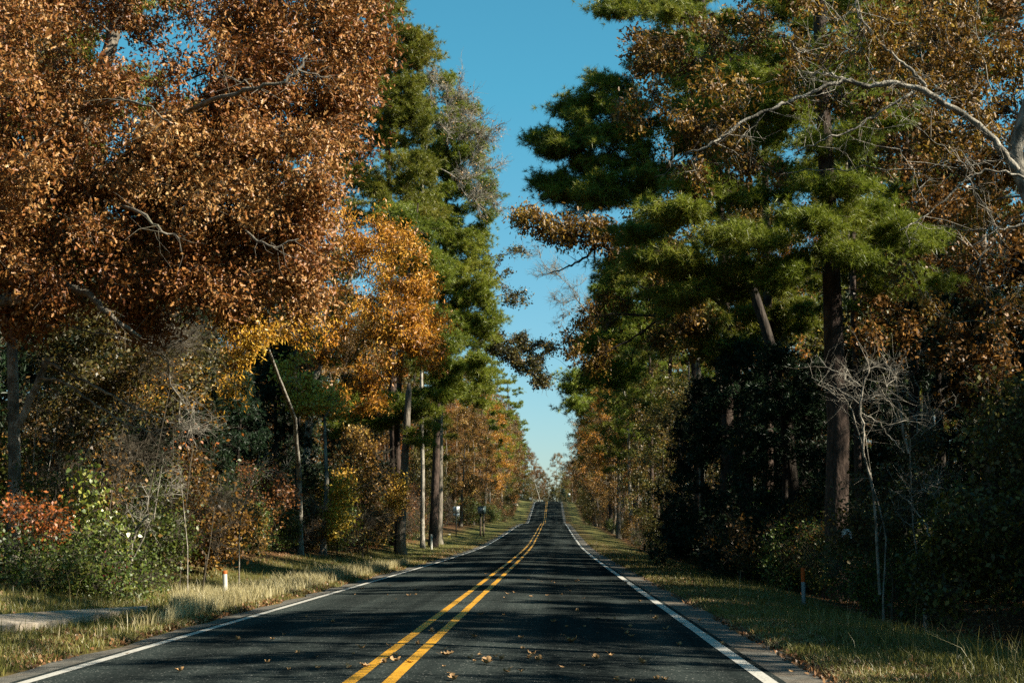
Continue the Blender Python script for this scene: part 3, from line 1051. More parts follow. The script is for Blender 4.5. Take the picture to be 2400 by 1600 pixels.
# ------------------------------------------------------------------ RIGHT SIDE, the singled-out trees
rng = np.random.default_rng(102)
pine_px('big pine with a thick dark bark trunk right of the road', [(1962, 1380, 38), (1968, 1000, 38), (1958, 700, 38), (1940, 350, 38), (1925, 0, 38), (1920, -260, 38)], .36, .14,
        [(1580, 500, 110, 30, 37.5, 1.2, 13), (1560, 610, 100, 30, 37.5, 1.2, 12), (1740, 560, 110, 28, 37, 1.2, 13), (1900, 515, 90, 24, 36.5, 1.2, 11), (1640, 690, 110, 26, 38, 1.4, 12), (1620, 420, 100, 36, 38, 1.4, 11), (1700, 640, 180, 28, 38.5, 1.6, 18),
         (2050, 520, 100, 40, 38, 1.6, 12), (1780, 460, 110, 30, 39, 1.6, 10), (1850, 150, 150, 70, 38, 2.2, 20), (2050, 260, 130, 60, 38, 2.2, 14), (2120, 660, 90, 40, 38, 1.6, 8), (1680, 150, 120, 60, 40, 2, 15), (1980, 60, 150, 60, 38, 2.2, 14), (1900, -120, 250, 110, 38, 3, 34),
         (1500, 545, 70, 26, 40, 1.4, 8), (2000, 600, 110, 30, 37, 1.2, 11), (2130, 560, 90, 28, 37.5, 1.2, 9), (1950, 440, 80, 26, 37, 1.2, 8), (1820, 260, 120, 40, 38, 1.6, 12), (1960, 330, 100, 40, 38, 1.6, 9), (1700, 250, 110, 40, 39, 1.6, 10), (1760, 330, 90, 40, 39, 1.8, 9), (1830, 640, 80, 24, 37, 1.2, 9)],
        301, 'needle', cr=(.66, .66, .15), tw=15, per=4, nd=(.21, .013, 24), attach=.35)
pine_px('dark pine reaching far left over the road on the right side', [(1700, 1330, 56), (1705, 900, 56), (1690, 500, 56), (1660, 100, 56), (1640, -80, 56)], .30, .09,
        [(1300, 335, 60, 35, 56, 1.8, 14), (1360, 260, 50, 40, 56, 1.8, 14), (1300, 440, 60, 30, 56, 1.6, 12), (1400, 340, 80, 60, 56, 2.2, 24), (1430, 210, 50, 40, 56, 2, 12), (1480, 280, 70, 70, 56, 2.4, 20), (1400, 450, 90, 50, 56, 2.2, 22),
         (1500, 420, 80, 80, 56, 2.4, 22), (1560, 130, 80, 60, 56, 2.4, 16), (1460, 15, 60, 25, 56, 1.8, 10), (1580, 20, 90, 40, 56, 2, 14), (1620, 250, 90, 90, 56, 2.5, 18), (1480, 640, 80, 50, 57, 2, 16), (1600, 700, 110, 60, 57, 2.2, 18)],
        302, 'needle', cr=(.80, .80, .24), tw=14, per=4, nd=(.27, .018, 22), attach=.3)
# deep-shaded pine boughs lower right of the gap
pine_px('shaded pine with drooping dark boughs beside the narrow sky gap', [(1640, 1310, 72), (1630, 900, 72), (1600, 600, 72)], .26, .08,
        [(1420, 810, 70, 35, 72, 2, 14), (1480, 760, 90, 50, 72, 2.2, 20), (1440, 690, 60, 40, 72, 2, 12), (1560, 780, 90, 50, 72, 2.2, 16), (1360, 900, 40, 25, 78, 1.5, 7), (1350, 950, 30, 20, 80, 1.5, 5), (1430, 880, 70, 40, 74, 2, 12)],
        303, 'needle', cr=(.9, .9, .34), attach=.2)


# great oak/sycamore whose pale crooked limb crosses the upper right
def pale_limbs(mb, rng, base):
    limbs = [([(2385, 400, 29), (2345, 350, 29), (2290, 285, 29), (2215, 245, 29), (2150, 205, 29), (2080, 195, 29), (2030, 205, 29), (1985, 185, 29), (1930, 205, 29), (1860, 235, 29), (1800, 260, 29), (1740, 285, 29), (1690, 325, 29), (1640, 350, 29), (1570, 380, 29.3)],
              .10, .02),
             ([(1985, 187, 29), (1940, 172, 29), (1900, 175, 29), (1870, 185, 29)], .035, .012),
             ([(2170, 205, 29), (2130, 160, 29), (2080, 120, 29), (2010, 40, 29), (2000, -40, 29)], .05, .015),
             ([(2140, 215, 29), (2060, 265, 29), (1990, 310, 29), (1930, 325, 29), (1860, 360, 29.2)], .04, .012),
             ([(2110, 540, 28), (2180, 500, 28), (2270, 415, 28), (2320, 395, 28), (2420, 420, 28)], .014, .035),
             ([(2170, 485, 28), (2145, 410, 28), (2110, 350, 28)], .014, .008),
             ([(2330, 520, 27), (2280, 440, 27), (2250, 370, 27), (2150, 300, 27)], .016, .008),
             ([(2280, 575, 27), (2350, 535, 27), (2440, 520, 27)], .012, .035),
             ([(2260, 640, 27), (2330, 570, 27)], .009, .016),
             ([(1850, 95, 29), (1880, 130, 29), (1900, 105, 29)], .02, .01),
             ([(2010, -20, 29), (2017, 50, 29), (2010, 90, 29), (1990, 80, 29), (1975, 40, 29)], .018, .008)]
    for pts, a, b in limbs:
        P = line_px([(u, v, d - 1.1) for u, v, d in pts]) - base
        n = len(P)
        tt = np.linspace(0, n - 1, n * 5)
        Q = np.stack([np.interp(tt, np.arange(n), P[:, k]) for k in range(3)], 1)
        ker = np.array([1, 2, 3, 2, 1]) / 9.0
        for k in range(3):
            Q[2:-2, k] = np.convolve(Q[:, k], ker, mode='valid')
        Q[1:-1] += rng.normal(size=(len(Q) - 2, 3)) * .018
        mb.tube(Q, np.linspace(a, b, len(Q)) * .80 * rng.uniform(.82, 1.15, len(Q)), 8)
        # side twigs along the limb
        m = int(len(Q) * .6)
        i = rng.integers(2, len(Q), m)
        d = unit(rng.normal(size=(m, 3)) + np.array([0, 0, -.2]))
        ln = rng.uniform(.3, 1.0, (m, 1))
        p0 = Q[i]
        p2 = p0 + d * ln
        p1 = (p0 + p2) / 2 + rng.normal(size=p0.shape) * .06
        twig_tubes(mb, p0, p1, p2, .008)
        rep = np.repeat(np.arange(m), 3)
        t = rng.uniform(.3, 1, (len(rep), 1))
        q0 = p0[rep] * (1 - t) + p2[rep] * t
        q2 = q0 + unit(d[rep] + rng.normal(size=(len(rep), 3)) * .6) * rng.uniform(.15, .5, (len(rep), 1))
        twig_tubes(mb, q0, (q0 + q2) / 2, q2, .005)


cl = pxc(rng, [(1600, 230, 150, 130, 30.6, 1.0, 24), (1540, 110, 90, 80, 31, .8, 12), (1880, 60, 280, 100, 30.6, 1.2, 28), (2200, 110, 230, 160, 30.8, 1.4, 44), (2290, 420, 170, 160, 30.4, 1.2, 24), (1700, 420, 150, 70, 31, 1.0, 10), (2250, 690, 160, 120, 30.5, 1.0, 10),
               (2380, 300, 120, 200, 29.8, 1.4, 26), (2000, -120, 400, 100, 30, 2.0, 36), (2100, 100, 250, 90, 28.4, .5, 14), (1750, 210, 170, 60, 28.4, .5, 7), (2240, 300, 120, 60, 28.2, .4, 9), (1990, 250, 90, 40, 28.4, .3, 5), (1700, 330, 60, 30, 28.4, .3, 5)])
build_tree('oak_tree', 'oak with pale crooked limbs and gold-brown leaves spreading across the upper right', 'tree',
           rooted([(2560, 1480, 28), (2540, 1000, 28), (2470, 600, 28.5), (2375, 370, 29), (2450, 120, 29), (2480, -150, 29)]), .30, .10, cl, (.36, .36, .30), 9, 10, OAK, .105, M['bark_pale'], M['mixed'], 304,
           attach=.4, step=.35, rt=.0055, tr=.0032, sub=0, droop=.8, spread=.11, extra=pale_limbs)
rr = np.random.default_rng(41)
build_tree('oak_tree', 'gold and brown oak behind the pale crooked limbs at the right edge', 'tree', rooted([(2330, 1400, 43), (2320, 900, 43), (2300, 500, 43), (2280, 150, 43)]), .28, .08,
           pxc(rr, [(2280, 560, 200, 170, 43, 2.5, 70), (2200, 300, 200, 160, 43, 2.5, 50), (2300, 60, 190, 140, 43, 2.5, 50), (2330, 850, 150, 150, 42, 2.5, 46), (2080, 760, 80, 90, 42, 1.5, 14)]), (.6, .6, .5), 11, 12, DIAM, .14, M['bark_oak'], M['brown'], 330, attach=.3)
pine_px('green pine standing behind the gold leaves at the top right', [(2140, 1380, 50), (2140, 800, 50), (2120, 300, 50), (2110, -150, 50)], .26, .07,
        [(2110, 330, 120, 70, 50, 2, 16), (2000, 180, 130, 70, 50, 2.2, 16), (2200, 140, 120, 80, 50, 2.2, 16), (2080, 20, 140, 80, 50, 2.4, 18), (2180, 480, 120, 60, 50, 2, 14), (2060, 620, 100, 60, 50, 2, 12), (2300, 40, 90, 70, 50, 2, 10)],
        331, 'needle', cr=(.7, .7, .24))
pine_px('green pine filling the sky behind the left part of the gold leaves', [(1800, 1350, 54), (1800, 800, 54), (1790, 300, 54), (1780, -100, 54)], .26, .07,
        [(1700, 160, 110, 80, 54, 2.2, 18), (1820, 240, 120, 80, 54, 2.2, 18), (1660, 330, 110, 70, 54, 2.2, 16), (1800, 60, 140, 80, 54, 2.2, 18), (1880, 420, 110, 60, 54, 2.2, 12), (1600, 60, 80, 60, 54, 2, 10), (1840, 700, 120, 80, 54, 2.4, 18), (1720, 790, 110, 70, 54, 2.4, 16)],
        332, 'needle', cr=(.7, .7, .24))
rr = np.random.default_rng(42)
build_tree('sweetgum_tree', 'gold and olive tree showing between the right pine boughs', 'tree', rooted([(1700, 1320, 64), (1705, 900, 64), (1710, 500, 64), (1700, 200, 64)]), .26, .07,
           pxc(rr, [(1680, 300, 170, 170, 64, 3, 42), (1560, 480, 120, 120, 64, 2.5, 24), (1760, 560, 140, 150, 64, 3, 40), (1640, 760, 150, 100, 64, 3, 34), (1800, 780, 110, 110, 64, 2.5, 26), (1600, 150, 90, 80, 64, 2, 10)]), (.75, .75, .6), 11, 12, DIAM, .17, M['bark_oak'], M['brown'], 333, attach=.25)
build_tree('sweetgum_tree', 'olive leafed tree filling the gaps behind the thick pine trunk', 'tree', rooted([(2010, 1340, 60), (2000, 900, 60), (1990, 500, 60), (1980, 200, 60)]), .24, .07,
           pxc(rr, [(1990, 280, 150, 150, 60, 3, 34), (2020, 520, 150, 130, 60, 3, 36), (1900, 700, 150, 130, 60, 3, 38), (2060, 800, 130, 110, 60, 3, 30), (1930, 120, 150, 80, 60, 2, 14)]), (.75, .75, .6), 11, 12, DIAM, .17, M['bark_oak'], M['olive'], 334, attach=.25)
# lower limb of brown leaves over the road
cl = pxc(rng, [(1250, 515, 45, 18, 50, .8, 8), (1310, 540, 60, 32, 50, 1, 15), (1390, 545, 60, 35, 50, 1.2, 16), (1460, 570, 60, 35, 50, 1.2, 9), (1370, 740, 50, 40, 60, 1, 6), (1440, 720, 50, 40, 58, 1, 6), (1400, 840, 60, 35, 60, 1, 7), (1340, 800, 25, 50, 60, 1, 5),
               (1620, 740, 60, 40, 52, 1.2, 16), (1560, 620, 60, 60, 51, 1.2, 14)])
build_tree('oak_tree', 'right oak whose coppery lower limb curves out over the road', 'tree',
           rooted([(1760, 1345, 53), (1750, 1000, 53), (1700, 720, 53), (1620, 560, 52)]), .24, .07, cl, (.42, .42, .32), 9, 11, OAK, .14, M['bark_dark'], M['mixed'], 305, attach=.4, step=.4, tr=.008, rt=.013, sub=1, droop=1.0,
           extra=limb_set([([(1700, 720, 53), (1600, 640, 51.5), (1520, 600, 50.5), (1450, 588, 50), (1400, 575, 50), (1375, 600, 50), (1335, 625, 50), (1290, 640, 50)], .11, .02), ([(1520, 600, 50.5), (1440, 560, 50), (1330, 550, 50), (1260, 520, 50), (1205, 515, 50)], .06, .015), ([(1395, 578, 50), (1393, 615, 50)], .04, .02), ([(1700, 760, 53), (1560, 740, 56), (1440, 735, 59), (1370, 745, 60), (1335, 790, 60)], .08, .02), ([(1560, 740, 56), (1470, 800, 60), (1380, 845, 60), (1330, 860, 60)], .05, .015)], 1.2, .01))
# bare far twigs in the gap
cl = pxc(rng, [(1290, 640, 50, 40, 130, 1.2, 14), (1310, 720, 40, 40, 130, 1.2, 12), (1360, 690, 30, 50, 130, 1.2, 12), (1250, 590, 30, 20, 130, 1, 5)])
build_tree('bare_tree', 'thin leafless tree with whitish twigs reaching into the sky gap', 'tree',
           rooted([(1480, 1262, 130), (1470, 950, 130), (1440, 830, 130), (1400, 760, 130), (1350, 700, 130)]), .18, .05, cl, (.9, .9, .9), 8, 0, None, 0, M['bark_pale'], None, 306, attach=.6, sub=4, tr=.016, rt=.024, bend=.5)
# pale snags
build_tree('dead_tree', 'pale dead trunk broken off, leaning among the right trees', 'tree', rooted([(1708, 1320, 66), (1690, 950, 66), (1672, 820, 66), (1650, 690, 66)]), .20, .13,
           pxc(rng, [(1680, 820, 40, 70, 66, .8, 9)]), (.5, .5, .5), 5, 0, None, 0, M['bark_pale'], None, 307, attach=.6, sub=2, tr=.012, rt=.02)
build_tree('dead_tree', 'second pale dead trunk, slightly left of the leaning broken one', 'tree', rooted([(1650, 1318, 68), (1640, 950, 68), (1632, 700, 68)]), .17, .10,
           pxc(rng, [(1640, 760, 30, 60, 68, .8, 6)]), (.5, .5, .5), 5, 0, None, 0, M['bark_pale'], None, 308, attach=.6, sub=2, tr=.012, rt=.02)


build_tree('pine_tree', 'dark trunk leaning left behind the big right pine', 'tree', rooted([(1868, 1330, 47), (1845, 1000, 47), (1800, 800, 47), (1745, 640, 47), (1720, 520, 47)]), .26, .14,
           pxc(rng, [(1720, 560, 90, 40, 47, 1.4, 12)]), (.7, .7, .2), 12, 4, None, 0, M['bark_dark'], M['needle'], 335, needles=(.24, .016, 22), attach=.6, low_pen=.2, lift=.05)
build_tree('pine_tree', 'slim dark trunk just right of the big right pine', 'tree', rooted([(2015, 1360, 43), (2010, 900, 43), (2003, 600, 43), (1998, 350, 43)]), .13, .08,
           pxc(rng, [(2040, 700, 60, 30, 43, 1, 6), (2000, 400, 80, 40, 43, 1.2, 8)]), (.6, .6, .18), 12, 4, None, 0, M['bark_pine'], M['needle'], 336, needles=(.22, .015, 22), attach=.5, low_pen=.2, lift=.05)


# crooked sunlit saplings on the right
def crooked(label, lines, d, foot, r, seed, ells, name='sapling', leafm=None, per=0, bark='bark_pale', tw=4, sub=2, tr=.0042):
    rr = np.random.default_rng(seed)

    def ex(mb, rng, base):
        for pts, a, b in lines:
            P = np.array([W(u, v, d + (k if False else 0)) for k, (u, v) in enumerate(pts)]) - base
            n = len(P)
            tt = np.linspace(0, n - 1, n * 4)
            Q = np.stack([np.interp(tt, np.arange(n), P[:, k]) for k in range(3)], 1)
            Q[1:-1] += rng.normal(size=(len(Q) - 2, 3)) * .012
            Q[:, 1] += np.linspace(0, rng.uniform(-.5, .5), len(Q)) if a < .035 else 0
            mb.tube(Q, np.linspace(a, b, len(Q)), 6)
            m = len(Q) * 2 // 3
            i = rng.integers(1, len(Q), m)
            dv = unit(rng.normal(size=(m, 3)) + np.array([0, 0, .35]))
            p2 = Q[i] + dv * rng.uniform(.25, .8, (m, 1))
            twig_tubes(mb, Q[i], (Q[i] + p2) / 2 + rng.normal(size=p2.shape) * .04, p2, tr)
            rep = np.repeat(np.arange(m), 2)
            t = rng.uniform(.3, 1, (len(rep), 1))
            q0 = Q[i][rep] * (1 - t) + p2[rep] * t
            q2 = q0 + unit(dv[rep] + rng.normal(size=(len(rep), 3)) * .6) * rng.uniform(.15, .45, (len(rep), 1))
            twig_tubes(mb, q0, (q0 + q2) / 2, q2, tr * .6)
    return build_tree(name, label, 'sapling', rooted([(u, v, d) for u, v in foot]), r, r * .5, pxc(rr, ells), (.35, .35, .35), tw, per, DIAM, .09, M[bark], M[leafm] if leafm else None, seed, attach=.5, step=.25, sub=sub, tr=tr, rt=.008, extra=ex)


crooked('crooked bare sapling with sunlit white stems against the dark right woods', [
    ([(2062, 1392), (2045, 1130), (2020, 1060), (2022, 1000), (2010, 960), (2018, 905), (2030, 870), (2020, 840)], .03, .012),
    ([(2018, 905), (1990, 880), (1950, 860), (1930, 830)], .016, .007),
    ([(2012, 945), (1975, 910), (1915, 880)], .014, .006),
    ([(2022, 1050), (1995, 960), (1970, 930), (1910, 905)], .014, .006),
    ([(2022, 940), (2060, 925), (2090, 945), (2105, 985)], .014, .006),
    ([(2015, 965), (2060, 990), (2090, 1030), (2120, 1060)], .016, .012),
    ([(2080, 1015), (2095, 985), (2120, 985)], .010, .005)], 28, [(2070, 1400), (2078, 1250), (2045, 1130)], .026, 310, [(1990, 900, 60, 50, 28, .6, 8), (2060, 900, 50, 40, 28, .6, 6)])
crooked('bare sapling with an arched white stem just right of the crooked one', [
    ([(2130, 1062), (2115, 1000), (2105, 940), (2098, 890), (2085, 870), (2050, 860), (2020, 870)], .026, .010),
    ([(2105, 945), (2070, 925), (2035, 910)], .014, .006),
    ([(2085, 875), (2110, 855), (2125, 835)], .012, .006)], 28.5, [(2165, 1410), (2140, 1250), (2130, 1060)], .024, 311, [(2090, 880, 60, 50, 28.5, .6, 7), (2160, 960, 50, 50, 28.5, .6, 6)])
crooked('forked sapling with one slanting sunlit stem above the dark right verge', [
    ([(2183, 1270), (2175, 1230), (2150, 1190), (2120, 1160), (2100, 1145)], .022, .008),
    ([(2186, 1270), (2195, 1210), (2205, 1160), (2208, 1120)], .022, .008),
    ([(2140, 1235), (2110, 1215), (2085, 1175)], .010, .005),
    ([(2160, 1020), (2200, 985), (2215, 965)], .012, .006)], 27, [(2170, 1400), (2184, 1330), (2184, 1270)], .026, 312, [(2140, 1150, 60, 50, 27, .6, 7), (2200, 1130, 30, 40, 27, .6, 5)], leafm='olive', per=2)

# ------------------------------------------------------------------ LEFT lower brush
rng = np.random.default_rng(103)


def left_gray(mb, rng, base):
    for pts, a, b, d in [([(40, 1000), (75, 930), (100, 870), (112, 838)], .085, .06, 29.2),
                         ([(105, 845), (150, 868), (220, 905), (290, 945), (345, 968), (390, 985)], .036, .014, 28.6),
                         ([(95, 885), (140, 890), (200, 930), (250, 965), (300, 995), (355, 1012)], .030, .010, 28.5),
                         ([(300, 993), (320, 980), (350, 975)], .013, .006, 28.5),
                         ([(255, 970), (220, 1020), (195, 1080), (170, 1120)], .013, .006, 28.5)]:
        P = np.array([W(u, v, d) for u, v in pts]) - base
        n = len(P)
        tt = np.linspace(0, n - 1, n * 4)
        Q = np.stack([np.interp(tt, np.arange(n), P[:, k]) for k in range(3)], 1)
        Q[1:-1] += rng.normal(size=(len(Q) - 2, 3)) * .01
        mb.tube(Q, np.linspace(a, b, len(Q)), 8)
        if a < .05:
            m = len(Q)
            i = rng.integers(len(Q) // 2, len(Q), m)
            dv = unit(rng.normal(size=(m, 3)) + (Q[-1] - Q[0]) * .4)
            p2 = Q[i] + dv * rng.uniform(.2, .7, (m, 1))
            twig_tubes(mb, Q[i], (Q[i] + p2) / 2 + rng.normal(size=p2.shape) * .05, p2, .005)


build_tree('bare_tree', 'grey forked trunk at the far left with two dead limbs slanting down', 'tree', rooted([(28, 1380, 30), (35, 1100, 30), (30, 900, 30), (18, 650, 30), (28, 520, 30)]), .16, .09,
           pxc(rng, [(380, 800, 70, 60, 30, .8, 10), (430, 990, 50, 50, 30, .6, 8), (60, 700, 60, 80, 30, 1, 8)]), (.5, .5, .4), 8, 0, None, 0, M['bark_pale'], None, 401, attach=.4, sub=3, tr=.006, rt=.009, extra=left_gray)
crooked('pale slim sapling bent to the right on the left bank', [([(305, 1330), (312, 1280), (325, 1240), (345, 1220), (362, 1205)], .03, .02), ([(322, 1245), (300, 1190), (285, 1150)], .01, .005)], 27.5,
        [(300, 1402), (303, 1360), (307, 1320)], .035, 402, [(330, 1180, 60, 50, 27.5, .5, 6)], leafm='olive', per=2)
crooked('short pale sapling stem left of the bent sapling', [([(280, 1340), (278, 1290), (265, 1220)], .014, .006)], 27.3, [(281, 1400), (280, 1340)], .02, 403, [(265, 1230, 30, 40, 27.3, .4, 4)], leafm='olive', per=2)


def bush(name, label, ells, foot, d, leafm, seed, per=8, leaf=DIAM, size=.09, cr=.35, tw=10, sub=1, bark='bark_twig', cat='shrub', droop=.4, tr=.005, group=None):
    rr = np.random.default_rng(seed + 5000)
    return build_tree(name, label, cat, rooted([(foot[0], foot[1], d), (foot[0] + 3, foot[1] - 40, d)]), .035, .015, pxc(rr, ells), (cr, cr, cr * .85), tw, per, leaf, size, M[bark], M[leafm] if leafm else None, seed,
                      attach=0, step=.25, sub=sub, tr=tr, rt=.006, droop=droop, group=group)


bush('vine', 'bright yellow-green vine hanging in a column on the left bank', [(215, 1160, 25, 60, 27.4, .3, 8), (245, 1250, 40, 60, 27.4, .4, 14), (220, 1310, 50, 30, 27.4, .4, 8), (270, 1295, 30, 40, 27.4, .3, 7), (200, 1125, 30, 40, 27.4, .3, 4), (150, 1200, 40, 60, 27.6, .4, 4)], (245, 1400), 27.4, 'vine', 410, per=4, leaf=HEART, size=.08, cr=.24, tw=9, cat='vine', droop=1.0)
bush('shrub', 'orange-red leafed shrub low at the far left', [(85, 1215, 50, 28, 26.5, .5, 9), (110, 1240, 36, 22, 26.5, .4, 5), (20, 1190, 40, 36, 26.5, .5, 4)], (70, 1390), 26.5, 'orange', 411, per=6, size=.075, cr=.24, sub=2)
bush('shrub', 'dark green bush at the left edge above the concrete strip', [(110, 1360, 120, 60, 25.5, .8, 30), (200, 1330, 100, 60, 26, .8, 20), (20, 1330, 80, 80, 26, .7, 20), (250, 1390, 70, 35, 25.8, .6, 12)], (120, 1430), 25.8, 'green', 412, per=10, size=.07, sub=1)
bush('shrub', 'weedy green growth between the dark green bush and the pale sapling', [(190, 1290, 90, 60, 27, .7, 14), (330, 1370, 60, 30, 27, .5, 10), (60, 1290, 60, 50, 26.5, .6, 8)], (190, 1400), 27, 'green', 423, per=6, size=.06, sub=3, cr=.3)
bush('shrub', 'crimson leafed small shrub at the foot of the pale sapling', [(250, 1370, 14, 34, 26.8, .2, 12)], (250, 1400), 26.8, 'crimson', 413, per=6, size=.06, cr=.13, tw=7)
bush('shrub', 'tan and copper leafed shrub beside the dark hollow', [(480, 1230, 60, 60, 37, .8, 20), (545, 1235, 40, 40, 37, .6, 12), (455, 1120, 35, 60, 37, .6, 16), (500, 1300, 70, 24, 37, .6, 9)], (480, 1340), 37, 'mixed', 414, per=7, size=.10, cr=.28)
bush('shrub', 'rounded dome of leafless brown twigs above the copper shrub', [(510, 1185, 55, 40, 36, .6, 14), (480, 1250, 60, 50, 36, .6, 8), (430, 1200, 50, 60, 36, .6, 7)], (480, 1340), 36, None, 415, per=0, cr=.45, tw=10, sub=5, tr=.005)
bush('shrub', 'tangle of bare grey twigs halfway up at left', [(370, 830, 70, 60, 31, .8, 16), (420, 800, 60, 50, 31, .8, 12), (330, 1090, 70, 70, 30, .8, 16), (160, 1120, 70, 70, 30, .8, 14)], (260, 1390), 30.5, None, 416, per=0, cr=.45, tw=10, sub=5, tr=.006)
bush('shrub', 'olive yellow thicket filling the left bank below the oak', [(250, 830, 180, 90, 33, 1.5, 60), (150, 960, 140, 90, 34, 1.5, 34), (330, 920, 110, 70, 35, 1.5, 22), (430, 860, 90, 70, 36, 1.5, 34), (130, 760, 140, 60, 33, 1.5, 30)], (200, 1385), 34, 'olive', 417, per=9, size=.10, cr=.42)
bush('shrub', 'low mixed thicket behind the sapling stems on the left bank', [(380, 1270, 80, 70, 31, .9, 26), (180, 1290, 90, 60, 28.5, .8, 18), (330, 1330, 70, 40, 30, .7, 12), (120, 1150, 90, 60, 29, .8, 10)], (330, 1385), 30, 'green', 418, per=8, size=.075, cr=.3, sub=1)
bush('shrub', 'red-brown leafed brush around the dark leaning trunk left of the sign', [(870, 1180, 70, 90, 70, 1.8, 60), (840, 1060, 60, 60, 71, 1.5, 30), (820, 1250, 60, 40, 68, 1.2, 20)], (860, 1290), 69, 'rust_red', 419, per=9, size=.13, cr=.45, sub=3, tr=.008)
bush('shrub', 'yellow leafed brush right of the pale hickory trunk', [(790, 1150, 40, 60, 62, 1, 24), (930, 1160, 30, 50, 68, 1, 16), (740, 1240, 40, 40, 62, 1, 14)], (790, 1290), 62, 'yellow_leaf', 420, per=8, size=.12, cr=.4, sub=2)
bush('shrub', 'grey twiggy brush under the red-brown brush near the far white post', [(850, 1240, 90, 50, 64, 1.2, 30), (880, 1130, 60, 80, 72, 1.2, 20)], (850, 1290), 64, None, 421, per=0, cr=.6, tw=10, sub=4, tr=.009)
rs = np.random.default_rng(88)
for k in range(16):
    u0 = [60, 110, 150, 190, 240, 335, 365, 395, 420, 440, 475, 20, 560, 130, 310, 90][k]
    dd = rs.uniform(28, 36)
    v0 = 1395 - (dd - 28) * 9
    hgt = rs.uniform(160, 620)
    ln = rs.uniform(-90, 90)
    pts = [(u0, v0), (u0 + ln * .3 + rs.normal() * 8, v0 - hgt * .4), (u0 + ln + rs.normal() * 12, v0 - hgt)]
    build_tree('sapling', 'slim leaning sapling stem in the thicket on the left bank', 'sapling', rooted([(u, v, dd) for u, v in pts]), rs.uniform(.012, .03), .006,
               pxc(rs, [(pts[2][0], pts[2][1] + 40, 60, 70, dd, .6, 7)]), (.4, .4, .4), 5, 2, DIAM, .08, M['bark_pale' if k % 3 == 0 else 'bark_twig'], M[['olive', 'brown', 'gold'][k % 3]], 600 + k,
               attach=.35, step=.3, sub=3, tr=.0045, rt=.006, group='slim sapling stems in the left thicket')
build_tree('pine_tree', 'dark leaning trunk between red-brown brush and the sign', 'tree', rooted([(940, 1285, 74), (945, 1150, 74), (952, 1040, 74), (960, 900, 74)]), .26, .16,
           pxc(rng, [(985, 1010, 40, 40, 74, 1, 10)]), (.8, .8, .35), 10, 3, None, 0, M['bark_oak'], M['needle'], 422, needles=(.26, .024, 20), attach=.6)
for k, (u, v0, v1, d, r) in enumerate([(692, 1288, 850, 62, .13)]):
    lab = ['straight shaded trunk just left of the pale hickory trunk', 'stout dark trunk at the left of the dark hollow'][k]
    build_tree('oak_tree', lab, 'tree', rooted([(u, v0, d), (u + 6, (v0 + v1) / 2, d), (u - 4, v1, d), (u + 20, v1 - 250, d)]), r, r * .6, pxc(rng, [(u + 10, v1 - 180, 120, 130, d, 2, 40)]), (.7, .7, .6), 10, 8, DIAM, .14, M['bark_dark'], M['olive'], 430 + k, attach=.5)

# ------------------------------------------------------------------ RIGHT lower brush and cedar
rng = np.random.default_rng(104)
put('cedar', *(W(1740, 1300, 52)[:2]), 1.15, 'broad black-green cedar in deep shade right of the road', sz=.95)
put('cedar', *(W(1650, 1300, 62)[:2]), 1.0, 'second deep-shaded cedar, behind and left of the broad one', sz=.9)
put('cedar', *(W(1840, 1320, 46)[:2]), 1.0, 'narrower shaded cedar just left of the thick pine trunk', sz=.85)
bush('shrub', 'olive leafed brush around the crooked saplings', [(2080, 1180, 90, 90, 29.5, .9, 30), (2150, 1080, 70, 80, 30, .9, 16), (2000, 1250, 60, 70, 29, .7, 12)], (2090, 1420), 29, 'olive', 450, per=7, size=.08, cr=.35, sub=3)
bush('shrub', 'dark thicket filling the far right edge', [(2360, 1010, 100, 120, 27, 1.5, 30), (2330, 1220, 130, 130, 26, 1.3, 46), (2250, 1350, 110, 90, 26, 1.2, 36)], (2330, 1480), 26.5, 'olive', 451, per=8, size=.10, cr=.42, sub=2)
bush('shrub', 'low dark bramble left of the orange topped post', [(1780, 1265, 130, 60, 44, 1.5, 30), (1900, 1290, 90, 60, 41, 1.2, 20)], (1800, 1340), 43, 'brown', 452, per=6, size=.10, cr=.4, sub=3)
bush('shrub', 'dark bramble behind the orange topped post', [(1950, 1310, 90, 50, 37, 1, 22), (2110, 1350, 80, 50, 32, .8, 18)], (2000, 1380), 36, 'olive', 453, per=5, size=.09, cr=.36, sub=4)

# ------------------------------------------------------------------ rows of trees along both sides and the woods behind
R0 = np.random.default_rng(909)


def row(side, s0, ds, y0, y1, gap, kinds, weights, smin, smax, where, skip=(), tall=1.0):
    y = y0
    while y < y1:
        yy = y + R0.uniform(-.3, .3) * gap
        if not any(a < yy < b for a, b in skip):
            k = kinds[R0.choice(len(kinds), p=np.array(weights) / sum(weights))]
            sc = R0.uniform(smin, smax)
            put_s(k, side * (s0 + R0.uniform(-ds, ds)), yy, sc, '%s in the %s' % (KIND_WORDS[k], where), '%ss in the %s' % (KIND_WORDS[k], where), sz=sc * R0.uniform(.9, 1.12) * tall)
        y += gap


